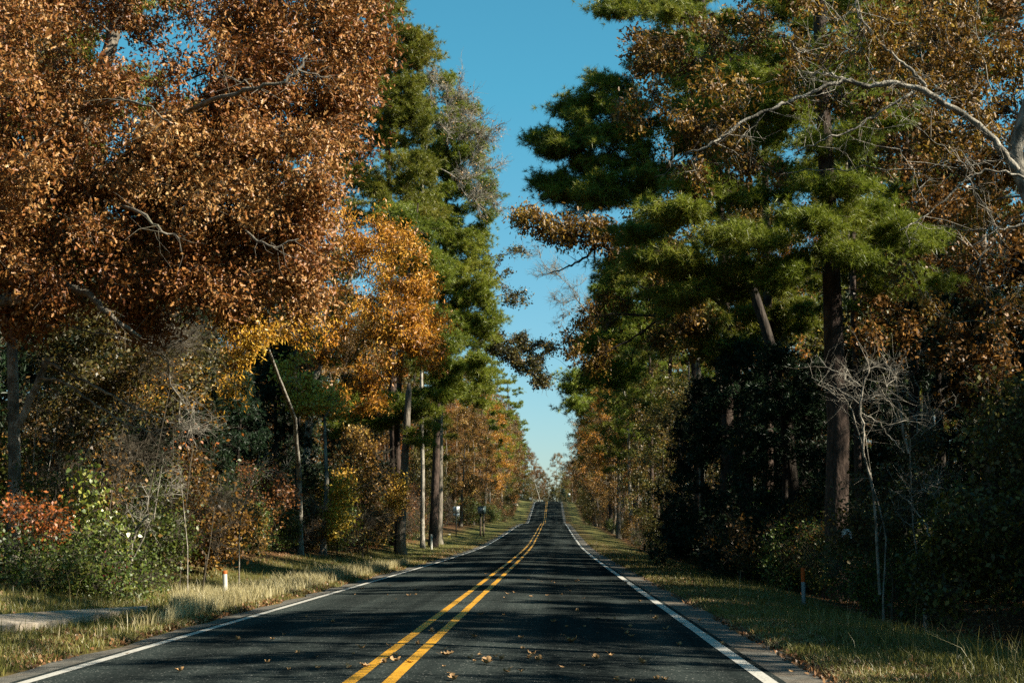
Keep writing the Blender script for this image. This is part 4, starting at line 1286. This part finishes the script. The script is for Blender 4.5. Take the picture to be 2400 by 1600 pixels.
DEC = ['rust', 'gold', 'brown', 'olive', 'pine', 'pine_y', 'bare']
LW = [1.2, 2.4, 2.6, 5.5, 2.5, 4.5, .8]
row(-1, 14.2, 1.2, 108, 165, 6, DEC, LW, .7, 1.15, 'roadside row behind the two-panel sign')
row(-1, 11.2, 1.7, 165, 350, 6.2, DEC, LW, .66, 1.15, 'left roadside row beyond the two-panel sign')
row(-1, 16, 1.2, 345, 412, 6, DEC, LW, .7, 1.1, 'row up the far hill on the left')
row(-1, 11.4, 1.2, 412, 440, 6, DEC, LW, .7, 1.0, 'clump at the far crest on the left')
row(-1, 19, 3, 24, 420, 9, DEC, [3, 3, 4, 3, 3, 3, .4], .85, 1.1, 'second row of woods on the left')
row(-1, 29, 4, 20, 260, 11, DEC, [2, 2, 4, 2, 4, 4, 0], .95, 1.15, 'deep woods on the left')
row(-1, 44, 5, 20, 200, 14, DEC, [2, 2, 3, 2, 4, 4, 0], 1.0, 1.2, 'deepest woods on the left')
row(1, 7.6, 1.0, 84, 300, 7, DEC, [.6, 1.2, 6, 5, 2.5, 1, 1.5], .75, 1.15, 'roadside row beyond the dark cedars on the right')
row(1, 10.2, 1.0, 300, 425, 5, DEC, [.4, .6, 6, 6, 2, 1, .6], .75, 1.1, 'row up the far hill on the right')
row(1, 16.5, 2.5, 48, 420, 9.5, DEC, [.7, 1.3, 4, 2, 6, 4, .6], .88, 1.1, 'second row of woods on the right')
row(1, 33, 4, 30, 300, 11, DEC, [1, 2, 4, 2, 4, 2, 0], .9, 1.1, 'deep woods on the right')
row(1, 46, 5, 30, 240, 14, DEC, [1, 2, 4, 2, 4, 2, 0], 1.0, 1.2, 'deepest woods on the right')
# trees to the right of the picture, whose crowns shade the near road
for (s, y, k, sc) in [(16, 7, 'bare', 1.1), (15.5, 21, 'bare', 1.1), (20, 30, 'bare', 1.2), (23, 14, 'pine', .85), (26, 42, 'pine_y', .9), (33, 24, 'pine', 1.0), (31, 6, 'gold', 1.0), (14, 14, 'bare', .9), (36, 38, 'brown', 1.0), (39, 10, 'pine', 1.0), (11.8, 13.5, 'brown', .95), (12.5, 3, 'pine_y', 1.05), (13, 17.5, 'pine', .72), (17.5, 15, 'brown', 1.0), (13, -3, 'brown', .95), (24.5, 33, 'brown', .95), (21, 3, 'brown', .85), (28, 17, 'brown', 1.05), (29, 28, 'pine_y', .95), (15, 31, 'olive', .9), (26, -4, 'rust', 1.0)]:
    put_s(k, s, y, sc, '%s in the woods right of the crooked saplings' % KIND_WORDS[k], '%ss in the woods right of the crooked saplings' % KIND_WORDS[k])
# unseen trees beside and behind the camera, added to block sky light
for (s, y, k, sc) in [(-12, 12, 'brown', 1.0), (-13, 2, 'rust', 1.0), (-12, -9, 'gold', 1.0), (-12.5, -20, 'brown', 1.05), (-12, -31, 'pine_y', 1.0), (-12, -43, 'rust', 1.05), (-12.5, -56, 'brown', 1.1), (-12, -70, 'pine', 1.0),
                      (-21, 6, 'pine', 1.0), (-22, -14, 'pine_y', 1.0), (-21, -35, 'pine', 1.05), (-22, -58, 'pine', 1.05),
                      (10, -16, 'brown', 1.0), (10, -28, 'pine_y', .95), (9.5, -40, 'brown', 1.05), (10, -52, 'gold', 1.05), (10, -66, 'pine', 1.0), (19, -22, 'pine', 1.0), (20, -44, 'pine_y', 1.05), (20, -64, 'pine', 1.05),
                      (-6, -84, 'brown', 1.2), (3, -88, 'pine', 1.1), (-1, -96, 'pine_y', 1.1), (9, -82, 'brown', 1.15), (-14, -86, 'pine', 1.1), (-9, -94, 'pine', 1.15), (16, -86, 'pine', 1.1)]:
    put_s(k, s, y, sc, '%s added out of view to block sky light' % KIND_WORDS[k], '%ss added out of view to block sky light' % KIND_WORDS[k])
for (s, y, sc) in [(13, 48, 1.35), (16, 55, 1.5), (19, 49, 1.5), (12.2, 60, 1.3), (15, 67, 1.5), (22, 60, 1.6), (11.6, 74, 1.3), (24, 48, 1.5), (20, 41, 1.4), (17, 37, 1.2), (26, 56, 1.6), (14.5, 42, 1.15), (12.6, 33, 1.0), (15, 29, 1.1), (14, 23.5, 1.25), (17, 21, 1.45), (19, 25.5, 1.5), (21.5, 22, 1.6), (11.2, 30.5, .75), (10.2, 55, .9), (9.6, 64, 1.0), (9.4, 78, 1.05)]:  # added near-black cedars: stand in for deep shade and block sun
    put_s('cedar', s, y, sc, 'dark evergreen cedar added to darken the right woods', 'dark cedars added to darken the right woods')
for (s, y, sc) in [(-15, 48, 1.2), (-16, 58, 1.4), (-18, 40, 1.4), (-20, 66, 1.6), (-14.6, 70, 1.2), (-17, 33, 1.3), (-22, 50, 1.6), (-15, 84, 1.3), (-14, 98, 1.2), (-21, 30, 1.5), (-13.8, 40, .8), (-25, 40, 1.7), (-12.6, 57, .75), (-12.2, 62, 1.0), (-12.6, 49, .8)]:  # added cedars whose near-black foliage stands in for the hollow's shade
    put_s('cedar', s, y, sc, 'dark evergreen cedar added to darken the hollow of the left woods', 'dark cedars added to darken the left woods')
# understorey
SH = ['shrub_brown', 'shrub_green', 'shrub_red', 'shrub_twig']
row(-1, 10.8, .8, 76, 104, 4.5, SH, [3, 3, 3, 2], .75, 1.1, 'brush left of the plain white marker post')
row(-1, 12.6, .8, 104, 168, 3.5, SH, [3, 4, 3, 2], .8, 1.3, 'brush behind the two-panel sign')
row(-1, 10.4, 1.0, 168, 345, 4.5, SH, [3, 4, 2, 2], .8, 1.3, 'brush under the left roadside trees')
row(-1, 13.8, 1.8, 26, 110, 4.2, SH, [1.5, 5, .8, 1], .9, 1.4, 'brush in the shade of the near left woods')
row(-1, 21, 3.0, 30, 150, 5, SH, [1.5, 5, 1, 1], 1.2, 1.8, 'brush deep in the left woods')
row(1, 8.0, .6, 44, 300, 4.5, SH, [3, 4, .6, 2], .75, 1.2, 'brush under the right roadside trees')
row(1, 11, 1.5, 26, 110, 3.2, SH, [4, 3, 1, 2], .9, 1.5, 'brush in the shade of the near right woods')
row(1, 19, 3.0, 34, 150, 5, SH, [4, 3, 1, 2], 1.2, 1.8, 'brush deep in the right woods')
row(-1, 10.6, .6, 36, 104, 2.6, SH, [2, 4, 1.2, 2], .6, 1.0, 'brush between the two white posts')
row(1, 7.2, .5, 30, 80, 2.8, SH, [3, 4, .5, 2], .5, .85, 'low brush along the shaded right wood edge')
# the end of the road
for i in range(40):
    x = R0.uniform(-40, 26)
    k = ['brown', 'rust', 'olive', 'bare', 'olive'][R0.integers(0, 5)]
    sc = R0.uniform(.72, 1.0)
    put(k, x, R0.uniform(455, 560), sc, '%s in the wood across the end of the road' % KIND_WORDS[k], '%ss in the wood across the end of the road' % KIND_WORDS[k])
for i in range(22):
    x = -34 + i * 2.3 + R0.uniform(-1, 1)
    k = ['cedar', 'olive', 'brown', 'shrub_brown', 'cedar'][i % 5]
    sc = R0.uniform(.55, .8) * (2.2 if k == 'shrub_brown' else 1)
    put(k, x, R0.uniform(455, 475), sc, '%s in the dark thicket just beyond the far crest' % KIND_WORDS[k], '%ss in the dark thicket just beyond the far crest' % KIND_WORDS[k])
for i, x in enumerate((-15, -11, -7.5, -4, -.5, 3, 7, 11)):
    k = ('brown', 'olive', 'rust', 'olive')[i % 4]
    put(k, x, 482 + (i * 7) % 23, R0.uniform(.85, 1.05), '%s closing the view beyond the far crest' % KIND_WORDS[k], '%ss closing the view beyond the far crest' % KIND_WORDS[k])
p = W(1212, 1170, 395)
put('cedar', p[0], 395, .62, 'small round dark cedar beside the far crest on the left', sz=.6)

# ------------------------------------------------------------------ verge grass, litter, fallen leaves
def blades(name, label, cat_kind, P, h, w, mat, seed, lean=.35):
    r = np.random.default_rng(seed)
    N = len(P)
    a = r.uniform(0, 6.283, N)
    side = np.stack([np.cos(a), np.sin(a), np.zeros(N)], 1) * (w * r.uniform(.6, 1.3, (N, 1)))
    hh = h * r.uniform(.45, 1.2, (N, 1)) if np.isscalar(h) else h[:, None] * r.uniform(.45, 1.2, (N, 1))
    ln = r.normal(size=(N, 3)) * lean
    ln[:, 2] = 0
    top = P + ln * hh + np.array([0, 0, 1.0]) * hh
    mid = P + ln * hh * .3 + np.array([0, 0, .6]) * hh
    V = np.stack([P - side, P + side, mid + side * .7, mid - side * .7, top], 1).reshape(-1, 3)
    b = (np.arange(N) * 5)[:, None]
    q = b + np.array([[0, 1, 2, 3]])
    t = b + np.array([[3, 2, 4]])
    o = link(name, np_mesh(name, V, [q, t]), mat)
    return tag(o, label, cat_kind, None, 'stuff')


def scatter(r, n, s0, s1, y0, y1, power=1.6, patch=None):
    u = r.random(n)
    y = (y0 ** (1 - power) + u * (y1 ** (1 - power) - y0 ** (1 - power))) ** (1 / (1 - power))
    s = r.uniform(s0, s1, n)
    x = s + xo(y)
    if patch is not None:
        f = bumpy(x * 5.2 + patch, y * 3.1 + patch) * 1.9 + bumpy(x * 14 + patch, y * 9) * 1.6 + .5
        k = r.random(n) < f
        x, y = x[k], y[k]
    return np.stack([x, y, gz(x, y) - .01], 1)


rg = np.random.default_rng(55)
PL = scatter(rg, 90000, -9.6, -5.5, 12, 150)
PR = scatter(rg, 100000, 2.75, 6.2, 9, 130)
PM = np.concatenate([scatter(rg, 34000, -9.8, -5.5, 12, 130, patch=2.0), scatter(rg, 44000, 2.7, 5.6, 9, 110, patch=7.0)])
blades('dry_grass', 'short matted straw between the green grass of both verges', 'grass', PM, .09, .005, M['drygrass'], 53, .9)
PA = np.concatenate([PL, PR])
blades('grass', 'short green and tan grass on both verges', 'grass', PA, .10, .005, M['grass'], 56)
# coarser grass tufts and tall seed stalks
PT = np.concatenate([scatter(rg, 16000, -9.4, -5.9, 14, 110, patch=3.0), scatter(rg, 22000, 3.5, 6.0, 9, 90, patch=9.0)])
blades('grass', 'taller tufts of green grass on both verges', 'grass', PT, .22, .005, M['grass'], 57, .3)
ps = []
for _ in range(15000):
    u = rg.uniform(400, 960)
    v0 = np.interp(u, [400, 520, 700, 960], [1428, 1405, 1375, 1325])
    ps.append((u, v0 + rg.normal() * 9))
PD = []
for u, v in ps:
    y = float(np.interp(u, [400, 520, 700, 960], [24.5, 27, 36, 56])) + rg.normal() * 2.2
    x = W(u, v, y)[0]
    x = min(x, -5.8 + float(xo(y)))
    PD.append([x, y, float(gz(x, y)) - .01])
blades('dry_grass', 'pale straw-coloured tall grass round the orange capped white post', 'grass', np.array(PD), .30, .005, M['drygrass'], 58, .3)
PS = np.concatenate([scatter(rg, 60, 3.9, 6.0, 10, 40), scatter(rg, 40, -9, -6.4, 20, 45)])
blades('grass_stalks', 'thin tall weed stalks rising from the verges', 'weeds', PS, .6, .004, M['drygrass'], 59, .22)
# broad weeds low in the right corner
PW = []
for c in range(15):
    s, y = rg.uniform(4.0, 5.6), rg.uniform(11.5, 19)
    for _ in range(14):
        x = s + rg.normal() * .07
        yy = y + rg.normal() * .07
        PW.append([x, yy, float(gz(x, yy)) - .01])
blades('weeds', 'coarse arching weed blades on the near right verge', 'weeds', np.array(PW), .42, .007, M['grass'], 60, .55)


def litter(name, label, P, size, seed):
    r = np.random.default_rng(seed)
    P = P + np.array([0, 0, .02])
    V, f = leaf_verts(r, P, size, DIAM, .0, 2.2)
    return tag(link(name, np_mesh(name, V, [f]), M['litter']), label, 'leaf litter', None, 'stuff')


PLT = np.concatenate([scatter(rg, 46000, -6.6, -5.45, 10, 120, patch=1.0), scatter(rg, 60000, 2.6, 4.3, 8, 120, patch=5.0), scatter(rg, 5000, .6, 3.2, 283, 300, power=1.01), scatter(rg, 40000, -16, -9, 22, 100, power=1.3), scatter(rg, 26000, 5.4, 14, 20, 100, power=1.3),
                      scatter(rg, 9000, -9.5, -6, 12, 100), scatter(rg, 9000, 3.5, 6, 9, 100)])
litter('leaf_litter', 'brown fallen leaves and pine straw drifted along the verges and wood edge', PLT, .055, 61)


def fallen_leaf_mesh(seed, big):
    r = np.random.default_rng(seed)
    n = 9
    t = np.linspace(0, 1, n)
    wid = np.array([.03, .20, .12, .33, .15, .30, .13, .16, .01]) * (1 + r.normal(size=n) * .15)
    curl = r.uniform(1.2, 3.2)
    L = .075 * big
    ang = (t - .5) * curl
    xs = np.sin(ang) / curl * 2 * L
    zs = (1 - np.cos(ang)) / curl * 2.4 * L
    cup = r.uniform(.2, .9)
    tw = r.uniform(-.8, .8)
    V = []
    for i in range(n):
        for s_ in (-1, -.5, 0, .5, 1):
            w = wid[i] * s_ * L * 2
            z = zs[i] + abs(s_) ** 1.6 * wid[i] * cup * L * 2 + w * tw * (t[i] - .5)
            V.append([xs[i], w, z])
    V = np.array(V)
    V[:, 2] -= V[:, 2].min() - .004
    i = np.arange(n - 1)[:, None] * 5
    j = np.arange(4)[None, :]
    q = np.stack([i + j, i + j + 1, i + 6 + j, i + 5 + j], -1).reshape(-1, 4)
    # stalk
    mb = MB().add(V, q)
    mb.tube(np.array([V[2], V[2] + [-.02 * big, .004, .006], V[2] + [-.045 * big, .012, .016]]), .0016, 4)
    Vv = np.concatenate(mb.V)
    return np_mesh('fallen_leaf', Vv, [np.concatenate(mb.Fq)], True)


LEAVES = [fallen_leaf_mesh(k, 1 + .25 * (k % 3)) for k in range(8)]
for me in LEAVES:
    me.materials.append(M['deadleaf'])
LANE = {'right': ('dry curled brown leaf lying on the right lane', 'fallen leaves on the right lane'),
        'left': ('dry curled brown leaf lying on the left lane', 'fallen leaves on the left lane'),
        'line': ('dry curled brown leaf lying by the double yellow line', 'fallen leaves by the double yellow line')}


def road_leaf(u, v, rz, sc, label=None):
    sc *= .6 if label else 1
    r = FWD + RGT * ((u - 1200) / F) - UPV * ((v - 800) / F)
    t = 5.0
    while t < 120:
        p = np.array([0, 0, CAM_H]) + r * t
        s = p[0] - float(xo(p[1]))
        if p[2] < float(zr(p[1])) - .022 * abs(s - CEN) + .004:
            break
        t += .05
    s = p[0] - float(xo(p[1]))
    k = 'line' if abs(s - CEN) < .45 else ('right' if s > CEN else 'left')
    o = bpy.data.objects.new('fallen_leaf', LEAVES[int(rg.integers(0, 8))])
    COL.objects.link(o)
    o.location = (p[0], p[1], float(zr(p[1])) - .022 * abs(s - CEN) + .006)
    o.rotation_euler = (rg.normal() * .15, rg.normal() * .15, rz)
    o.scale = (sc, sc, sc)
    tag(o, label or LANE[k][0], 'leaf', None if label else LANE[k][1])


road_leaf(1049, 1536, .5, 1.5, 'large upright tan leaf just right of the double yellow line')
road_leaf(1140, 1556, 2.1, 1.4, 'pale pointed leaf in the right lane nearest the double yellow line')
road_leaf(1340, 1505, 0.1, 1.7, 'long pale curled leaf alone in the middle of the right lane')
road_leaf(1506, 1555, 1.2, 1.4, 'round tan leaf near the right edge line at the bottom')
for u, v in [(907, 1395), (960, 1396), (974, 1394), (912, 1372), (1218, 1352), (1238, 1360), (1270, 1363), (1296, 1363), (1349, 1363), (1374, 1364), (1432, 1362), (1325, 1374), (1411, 1371), (1187, 1392), (1244, 1399), (1283, 1395), (1319, 1395), (1367, 1403),
             (1175, 1455), (1031, 1458), (1012, 1482), (1110, 1493), (1297, 1458), (1404, 1450), (1443, 1450), (1478, 1470), (1480, 1492), (1588, 1512), (1535, 1451), (1222, 1496), (850, 1520), (899, 1554), (850, 1562), (930, 1550), (957, 1553), (820, 1565),
             (1100, 1542), (1125, 1537), (1164, 1540), (1180, 1545), (1243, 1541), (1244, 1536), (1265, 1548), (1366, 1562), (1400, 1545), (1062, 1594), (1540, 1593), (1555, 1595), (1445, 1597), (1290, 1410), (748, 1455), (780, 1458), (665, 1488), (746, 1567), (627, 1553), (423, 1574), (298, 1531), (850, 1380), (1466, 1366),
             (1126, 1440), (1352, 1432), (1560, 1475), (1330, 1470), (1690, 1510), (1713, 1477), (1735, 1474), (1860, 1575), (1640, 1455), (1500, 1410), (1455, 1392), (700, 1530), (560, 1500), (980, 1510), (1190, 1575)]:
    if u % 2 == 0:
        road_leaf(u + rg.normal() * 60, v + rg.normal() * 14 - 6, rg.uniform(0, 6.28), rg.uniform(.25, .5))
    road_leaf(u + rg.normal() * 2, v, rg.uniform(0, 6.28), rg.uniform(.38, .75))

# ------------------------------------------------------------------ posts, signs and other small things
M['post_white'] = surf_mat('weathered_white', [(.52, .51, .44), (.66, .65, .58), (.74, .73, .67)], scale=7, stretch=(1, 1, .3), rough=.6)
M['post_grey'] = surf_mat('dull_grey', [(.20, .23, .24), (.30, .34, .35), (.36, .40, .40)], scale=7, rough=.6)
M['orange_paint'] = surf_mat('orange_band', [(.46, .12, .03), (.58, .16, .035), (.62, .20, .06)], scale=12, rough=.55)
M['orange_deep'] = surf_mat('deep_orange_band', [(.55, .09, .01), (.68, .12, .015)], scale=12, rough=.5)
M['alu'] = surf_mat('painted_sheet', [(.60, .63, .60), (.74, .77, .74), (.80, .82, .79)], scale=3, rough=.45)
M['steel_dark'] = surf_mat('dark_steel', [(.025, .03, .03), (.05, .06, .06)], scale=6, rough=.6)
M['steel'] = surf_mat('galvanised_steel', [(.24, .30, .30), (.36, .43, .42)], scale=6, rough=.5)
M['box_green'] = surf_mat('dark_green_paint', [(.03, .055, .05), (.05, .085, .08), (.07, .11, .10)], scale=3, rough=.4, spec=.5)
M['wood'] = surf_mat('weathered_wood', [(.10, .075, .05), (.20, .155, .105), (.28, .225, .16)], scale=6, stretch=(1, 1, .2), bump=.4)
M['lime'] = surf_mat('yellow_plastic', [(.55, .45, .05), (.68, .56, .08)], scale=6, rough=.5)
M['green_sign'] = surf_mat('green_sheet', [(.02, .20, .16), (.03, .24, .19)], scale=4, rough=.4)
M['film'] = surf_mat('white_film', [(.5, .58, .60), (.75, .80, .80)], scale=3, rough=.25, spec=.6)


def rotz(a):
    c, s = math.cos(a), math.sin(a)
    return np.array([[c, -s, 0], [s, c, 0], [0, 0, 1]])


def delineator(u, v, v_top, w_px, label, body, capmat, cap_px, lean, rz):
    hit = ghit(u, v)
    x, y = hit[0], hit[1]
    k = y / F
    h, w, cap_h = (v - v_top) * k, w_px * k, cap_px * k
    root = empty('marker_post', gp(x, y, -.05), label, 'marker post', None, rz)
    root.rotation_euler = (0, lean, rz)
    H = h + .05
    # shallow folded section
    prof = np.array([[-w / 2, .012], [-w / 5, -.010], [w / 5, -.010], [w / 2, .012], [w / 2, .022], [w / 5, .002], [-w / 5, .002], [-w / 2, .022]])

    def extr(z0, z1, sc, mat, name):
        n = len(prof)
        p = prof * sc
        zs = [z0, z1 - .012, z1]
        V = np.concatenate([np.c_[p * (1 if k < 2 else .93), np.full(n, z)] for k, z in enumerate(zs)])
        q = []
        for l in range(2):
            for i in range(n):
                j = (i + 1) % n
                q.append([l * n + i, l * n + j, l * n + n + j, l * n + n + i])
        t = [[2 * n + 0, 2 * n + 1, 2 * n + 6, 2 * n + 7], [2 * n + 1, 2 * n + 2, 2 * n + 5, 2 * n + 6], [2 * n + 2, 2 * n + 3, 2 * n + 4, 2 * n + 5]]
        MB().add(V, q, t).build(name, mat, root)
    extr(0, H - (cap_h if capmat else 0), 1.0, body, 'post')
    if capmat:
        extr(H - cap_h, H, 1.06, capmat, 'band')
    return root


delineator(528, 1402, 1338, 11, 'white marker post with a small orange cap in the tall straw grass', M['post_white'], M['orange_paint'], 8, -.05, .1)
delineator(1011, 1287, 1252, 5.5, 'plain white marker post farther along the left verge', M['post_white'], None, 0, -.02, .0)
delineator(1884, 1422, 1333, 9, 'grey marker post with a long orange top on the shaded right verge', M['post_grey'], M['orange_deep'], 32, .0, -.2)

# two-panel sign seen from behind
y = 128.0
p = W(1069, 1254, y)
gzv = float(gz(p[0], y))
top = W(1069, 1186, y)[2]
mid_ = W(1069, 1202.5, y)[2]
bot_ = W(1069, 1209.5, y)[2]
wsg = .60
root = empty('road_sign', (p[0], y, gzv - .05), 'white two-panel road sign on a thin dark post on the left verge', 'road sign', None, .05)
z0 = gzv - .05
MB().box((0, -.035, (top + .02 - z0) / 2), (.055, .03, top + .02 - z0)).box((0, -.02, (top - z0) / 2), (.10, .006, top - z0 - .02)).build('post', M['steel_dark'], root)
MB().box((0, 0, (top + mid_) / 2 - z0), (wsg, .006, top - mid_ - .02)).box((0, .004, (top + mid_) / 2 - z0), (wsg * .96, .004, (top - mid_) * .94)).build('panel', M['alu'], root)
MB().box((0, 0, (mid_ + bot_) / 2 - z0), (wsg, .006, mid_ - bot_ - .01)).box((0, .004, (mid_ + bot_) / 2 - z0), (wsg * .96, .004, (mid_ - bot_) * .9)).build('panel', M['alu'], root)
bb = MB()
for zz in (top - .08, (top + mid_) / 2 + .1, mid_ + .08, bot_ + .06):
    bb.box((0, -.055, zz - z0), (.03, .012, .03))
bb.build('bolts', M['steel'], root)

# dark green box on wooden posts
y = 140.0
p = W(1129, 1233, y)
g0 = float(gz(p[0], y))
b0, b1 = W(1129, 1203.5, y)[2] - g0, W(1129, 1185.5, y)[2] - g0
root = empty('utility_box', (p[0], y, g0), 'dark green box on wooden posts right of the two-panel sign', 'utility box', None, math.radians(-38))
cz, hz = (b0 + b1) / 2, b1 - b0
MB().box((0, 0, cz - .03), (.62, .5, hz - .06)).build('cabinet', M['box_green'], root)
MB().box((0, 0, b1 - .03), (.70, .58, .055), taper=.9).build('lid', M['box_green'], root)
MB().box((-.02, -.262, cz - .03), (.50, .02, hz * .78)).box((.2, -.28, cz), (.03, .03, .12)).build('door', M['post_grey'], root)
MB().box((-.2, .05, b0 / 2 - .05), (.14, .14, b0 + .1)).build('post', M['wood'], root)
MB().box((.2, .05, b0 / 2 - .05), (.12, .12, b0 + .1)).build('post', M['wood'], root)

# tiny yellow marker and the far sign on the crest
y = 122.0
p = W(1052, 1250, y)
root = empty('utility_marker', gp(p[0], y, -.02), 'small yellow ground marker left of the two-panel sign foot', 'utility marker')
MB().box((-.07, 0, .14), (.06, .05, .30)).box((.07, 0, .14), (.06, .05, .30)).box((0, 0, .24), (.22, .05, .10)).build('body', M['lime'], root)
MB().box((0, 0, .32), (.26, .10, .05)).build('cap', M['post_white'], root)
y = 402.0
p = W(1334, 1174, y)
g0 = float(gz(p[0], y))
t1 = W(1334, 1155.5, y)[2] - g0
root = empty('road_sign', (p[0], y, g0), 'small white square sign on a thin pole at the far crest', 'road sign')
MB().box((0, .03, t1 / 2), (.06, .06, t1)).build('post', M['steel'], root)
MB().box((0, -.01, t1 - .32), (.66, .02, .60)).build('panel', M['alu'], root)
MB().box((0, -.01, t1 - .74), (.66, .02, .20)).build('panel', M['green_sign'], root)

# scrap of pale film caught in the dark right brush
rr = np.random.default_rng(9)
c = W(1985, 1246, 28.6)
V = []
for i in range(8):
    for j in range(8):
        a, b = i / 7 - .5, j / 7 - .5
        V.append(c + np.array([a * .19 + rr.normal() * .012, rr.normal() * .03 + .05 * math.sin(9 * a + 5 * b), b * .10 - .20 * a * a + .03 * math.sin(8 * b + 4 * a) + rr.normal() * .012]))
i = np.arange(7)[:, None] * 8
j = np.arange(7)[None, :]
q = np.stack([i + j, i + j + 1, i + 9 + j, i + 8 + j], -1).reshape(-1, 4)
o = MB().add(np.array(V) - c, q).build('plastic_bag', M['film'], smooth=True)
o.location = tuple(c)
tag(o, 'crumpled white plastic scrap caught in the dark right brush', 'plastic bag')

# pale sandy bank beside the far crest
c = W(1197, 1180, 372)
V, n1, n2 = [], 14, 26
for i in range(n1):
    for j in range(n2):
        a, b = i / (n1 - 1), j / (n2 - 1) * 6.283
        rad = (1 - a) * (1 + .12 * math.sin(3 * b + 1) + .06 * math.sin(7 * b))
        x, yy = c[0] - .4 + 2.2 * rad * math.cos(b), 372 + 6 * rad * math.sin(b)
        V.append([x, yy, float(gz(x, yy)) - .15 + 1.25 * (1 - (1 - a) ** 2)])
V = np.array(V)
i = np.arange(n1 - 1)[:, None] * n2
j = np.arange(n2)[None, :]
q = np.stack([i + j, i + (j + 1) % n2, i + n2 + (j + 1) % n2, i + n2 + j], -1).reshape(-1, 4)
M['sand'] = surf_mat('pale_sand', [(.42, .34, .22), (.56, .48, .34), (.64, .56, .42)], scale=1.2, bump=.3)
tag(MB().add(V, q).build('sand_bank', M['sand'], smooth=True), kind='structure')

# leaning pale trunk near the crest
build_tree('dead_tree', 'thin pale trunk leaning at the far end of the road', 'tree', rooted([(1266, 1174, 440), (1262, 1160, 440), (1256, 1140, 440), (1250, 1115, 440)]), .17, .07,
           pxc(np.random.default_rng(3), [(1250, 1125, 9, 16, 440, .8, 10)]), (.8, .8, .8), 6, 0, None, 0, M['bark_pale'], None, 470, attach=.5, sub=2, tr=.03, rt=.04)

for o in COL.objects:
    if 'used' in o:
        del o['used']
